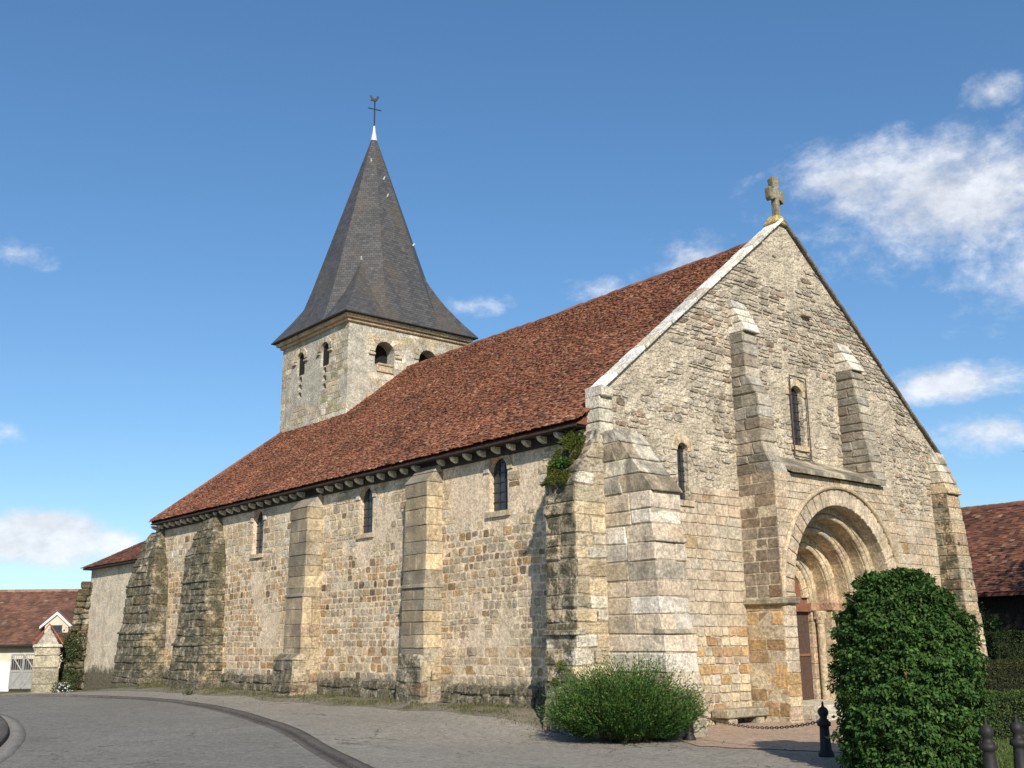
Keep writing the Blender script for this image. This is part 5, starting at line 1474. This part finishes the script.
def chain(a, b, sag_, label, nl):
    A, B = Vector(a), Vector(b); mb = MB()
    f = lambda s: A.lerp(B, s)+Vector((0, 0, -4*sag_*s*(1-s)))
    for i in range(nl):
        p, q = f(i/nl), f((i+1)/nl); c = (p+q)/2; d = (q-p); l = d.length*.68; d.normalize()
        s = d.cross(Vector((0, 0, 1))).normalized(); w = s if i % 2 else d.cross(s)
        mb.tube([c+d*l*math.cos(t)+w*.022*math.sin(t) for t in np.linspace(0, 2*math.pi, 9)], .009, 4, cap=False)
    tag(mb.build('chain', M['rust']), label, 'chain', 'chains between the bollards')
chain((b1[0]+.03, b1[1]+.11, b1[2]+.58), (b2[0]-.03, b2[1]-.11, b2[2]+.58), .20, 'rusty chain sagging in front of the stone bench', 54)
chain((b1[0]-.03, b1[1]-.11, b1[2]+.58), (g3.x+.03, g3.y+.11, g3.z+.58), .55, 'rusty chain running behind the tall rounded shrub to the right bollard', 70) if False else None

# ---- moss and ferns on the corner buttress, weeds, grass
def moss_cap():
    t = thing('moss_clump', 'bright green moss and small ferns on the sloping top of the corner buttress', 'moss', (-.5, .5, 5.9))
    n = 24000; s = NR.random(n); y = NR.uniform(.12, 1.02, n)
    z = 5.10+s*1.38; x = -(1.05-.86*s)
    keep = np.array([nz(a*3.1, b*3.1, 3)+.25*nz(a*9, b*9) > (-.10 if b > .5 else .10) for a, b in zip(s, y)])
    P = np.stack([x, y, z], 1)[keep]; m = len(P); N = unit(np.array([[-1.38, 0, .86]])); P = P+N*NR.uniform(.03, .12, (m, 1))*(.4+np.clip(noise3(P, 4)+.5, 0, 1))[:, None]
    rv = NR.normal(size=(m, 3)); L = NR.uniform(.025, .06, m)
    leaves('moss', P, N+rv*.7, N+rv[::-1], L, L*.5, greens(m, (.105, .105, .022), .35, (.06, .11, .02), .35), M['needle'], t)
    n = 700; c = np.array([-.80, .58, 5.62]); d = unit(NR.normal(size=(n, 3))*np.array([1, 1, .6])+np.array([-.3, -.2, .5])); P = c+d*np.array([.18, .26, .16])*NR.random((n, 1)); rv = NR.normal(size=(n, 3)); L = NR.uniform(.05, .10, n)
    leaves('fern', P, d+rv*.4, rv, L, L*.45, greens(n, (.06, .13, .025), .3), M['leaf'], t)
moss_cap()
def tufts(name, pts, hgt, nb, base, label=None, alt=None, spread=.08):
    P, A, L = [], [], []
    for (x, y, z) in pts:
        k = max(3, int(nb*NR.uniform(.5, 1.4))); rv = NR.normal(size=(k, 3))*.45; rv[:, 2] = 1
        P.append(np.array([x, y, z])+NR.normal(size=(k, 3))*np.array([spread, spread, 0])); A.append(rv); L.append(NR.uniform(.4, 1.1, k)*hgt)
    P, A, L = np.concatenate(P), np.concatenate(A), np.concatenate(L); n = len(P)
    o = leaves(name, P, A, NR.normal(size=(n, 3)), L, L*.10+.004, greens(n, base, .3, alt, .3), M['needle'])
    tag(o, kind='stuff'); return o
pts = []
for _ in range(2200):
    y = NR.uniform(1.4, 33); x0 = -1.5-.5*nz(y*.35, 3); x = x0+(-.05-x0)*NR.random()**.8
    if nz(x*1.1, y*.8, 4) > -.05 or NR.random() < .12: pts.append((x, y, T(x, y)))
tufts('verge_grass', pts, .10, 10, (.085, .10, .035), alt=(.19, .16, .07))
pts = []
for _ in range(5200):
    u, v = NR.random(), NR.random()**.8; a = Vector((-.2, -7.0)).lerp(Vector((19, -1.2)), u); b = Vector((-.5, -9.6)).lerp(Vector((22, -12)), u); p = a.lerp(b, v); pts.append((p.x, p.y, T(p.x, p.y)+.02))
tufts('lawn_grass', pts, .09, 12, (.075, .125, .03), alt=(.13, .15, .05), spread=.10)
def weed(label, x, y, z, r, h, n, base):
    t = thing('weed_tuft', label, 'weed', (x, y, z), 'weeds at the wall foot')
    d = unit(NR.normal(size=(n, 3))); d[:, 2] = abs(d[:, 2])+.3; P = np.array([x, y, z])+unit(d)*NR.random((n, 1))*np.array([r, r, h]); rv = NR.normal(size=(n, 3)); L = NR.uniform(.04, .09, n)
    leaves('weed_leaves', P, d+rv*.5, rv, L, L*.4, greens(n, base, .3), M['leaf'], t)
weed('small yellowish weed growing on the mossy edge of the corner buttress', -1.07, .42, .95, .14, .22, 160, (.10, .13, .03))
weed('green weed in a joint low on the corner buttress', -1.08, .62, .62, .12, .18, 130, (.08, .11, .03))
weed('dark green tuft on the ground in front of the big mossy buttress', -1.75, 19.0, T(-1.75, 19), .25, .18, 160, (.07, .08, .03))

def litter():
    n = 420; P = []
    while len(P) < n:
        k = NR.random()
        if k < .5: x, y = -1.0+NR.normal()*1.1, -1.6+NR.normal()*1.3
        elif k < .8: x, y = -1.5+NR.normal()*1.2, -8.0+NR.normal()*1.2
        else: x, y = -1.6-NR.random()*1.5, NR.uniform(2, 22)
        P.append((x, y, T(x, y)+.022))
    P = np.array(P); A = NR.normal(size=(n, 3))*np.array([1, 1, .12]); N = NR.normal(size=(n, 3))*.3+np.array([0, 0, 1.0]); L = NR.uniform(.025, .06, n)
    o = leaves('leaf_litter', P, A, N, L, L*.6, greens(n, (.10, .075, .035), .4, (.22, .18, .10), .3), M['leaf']); tag(o, kind='stuff')
litter()
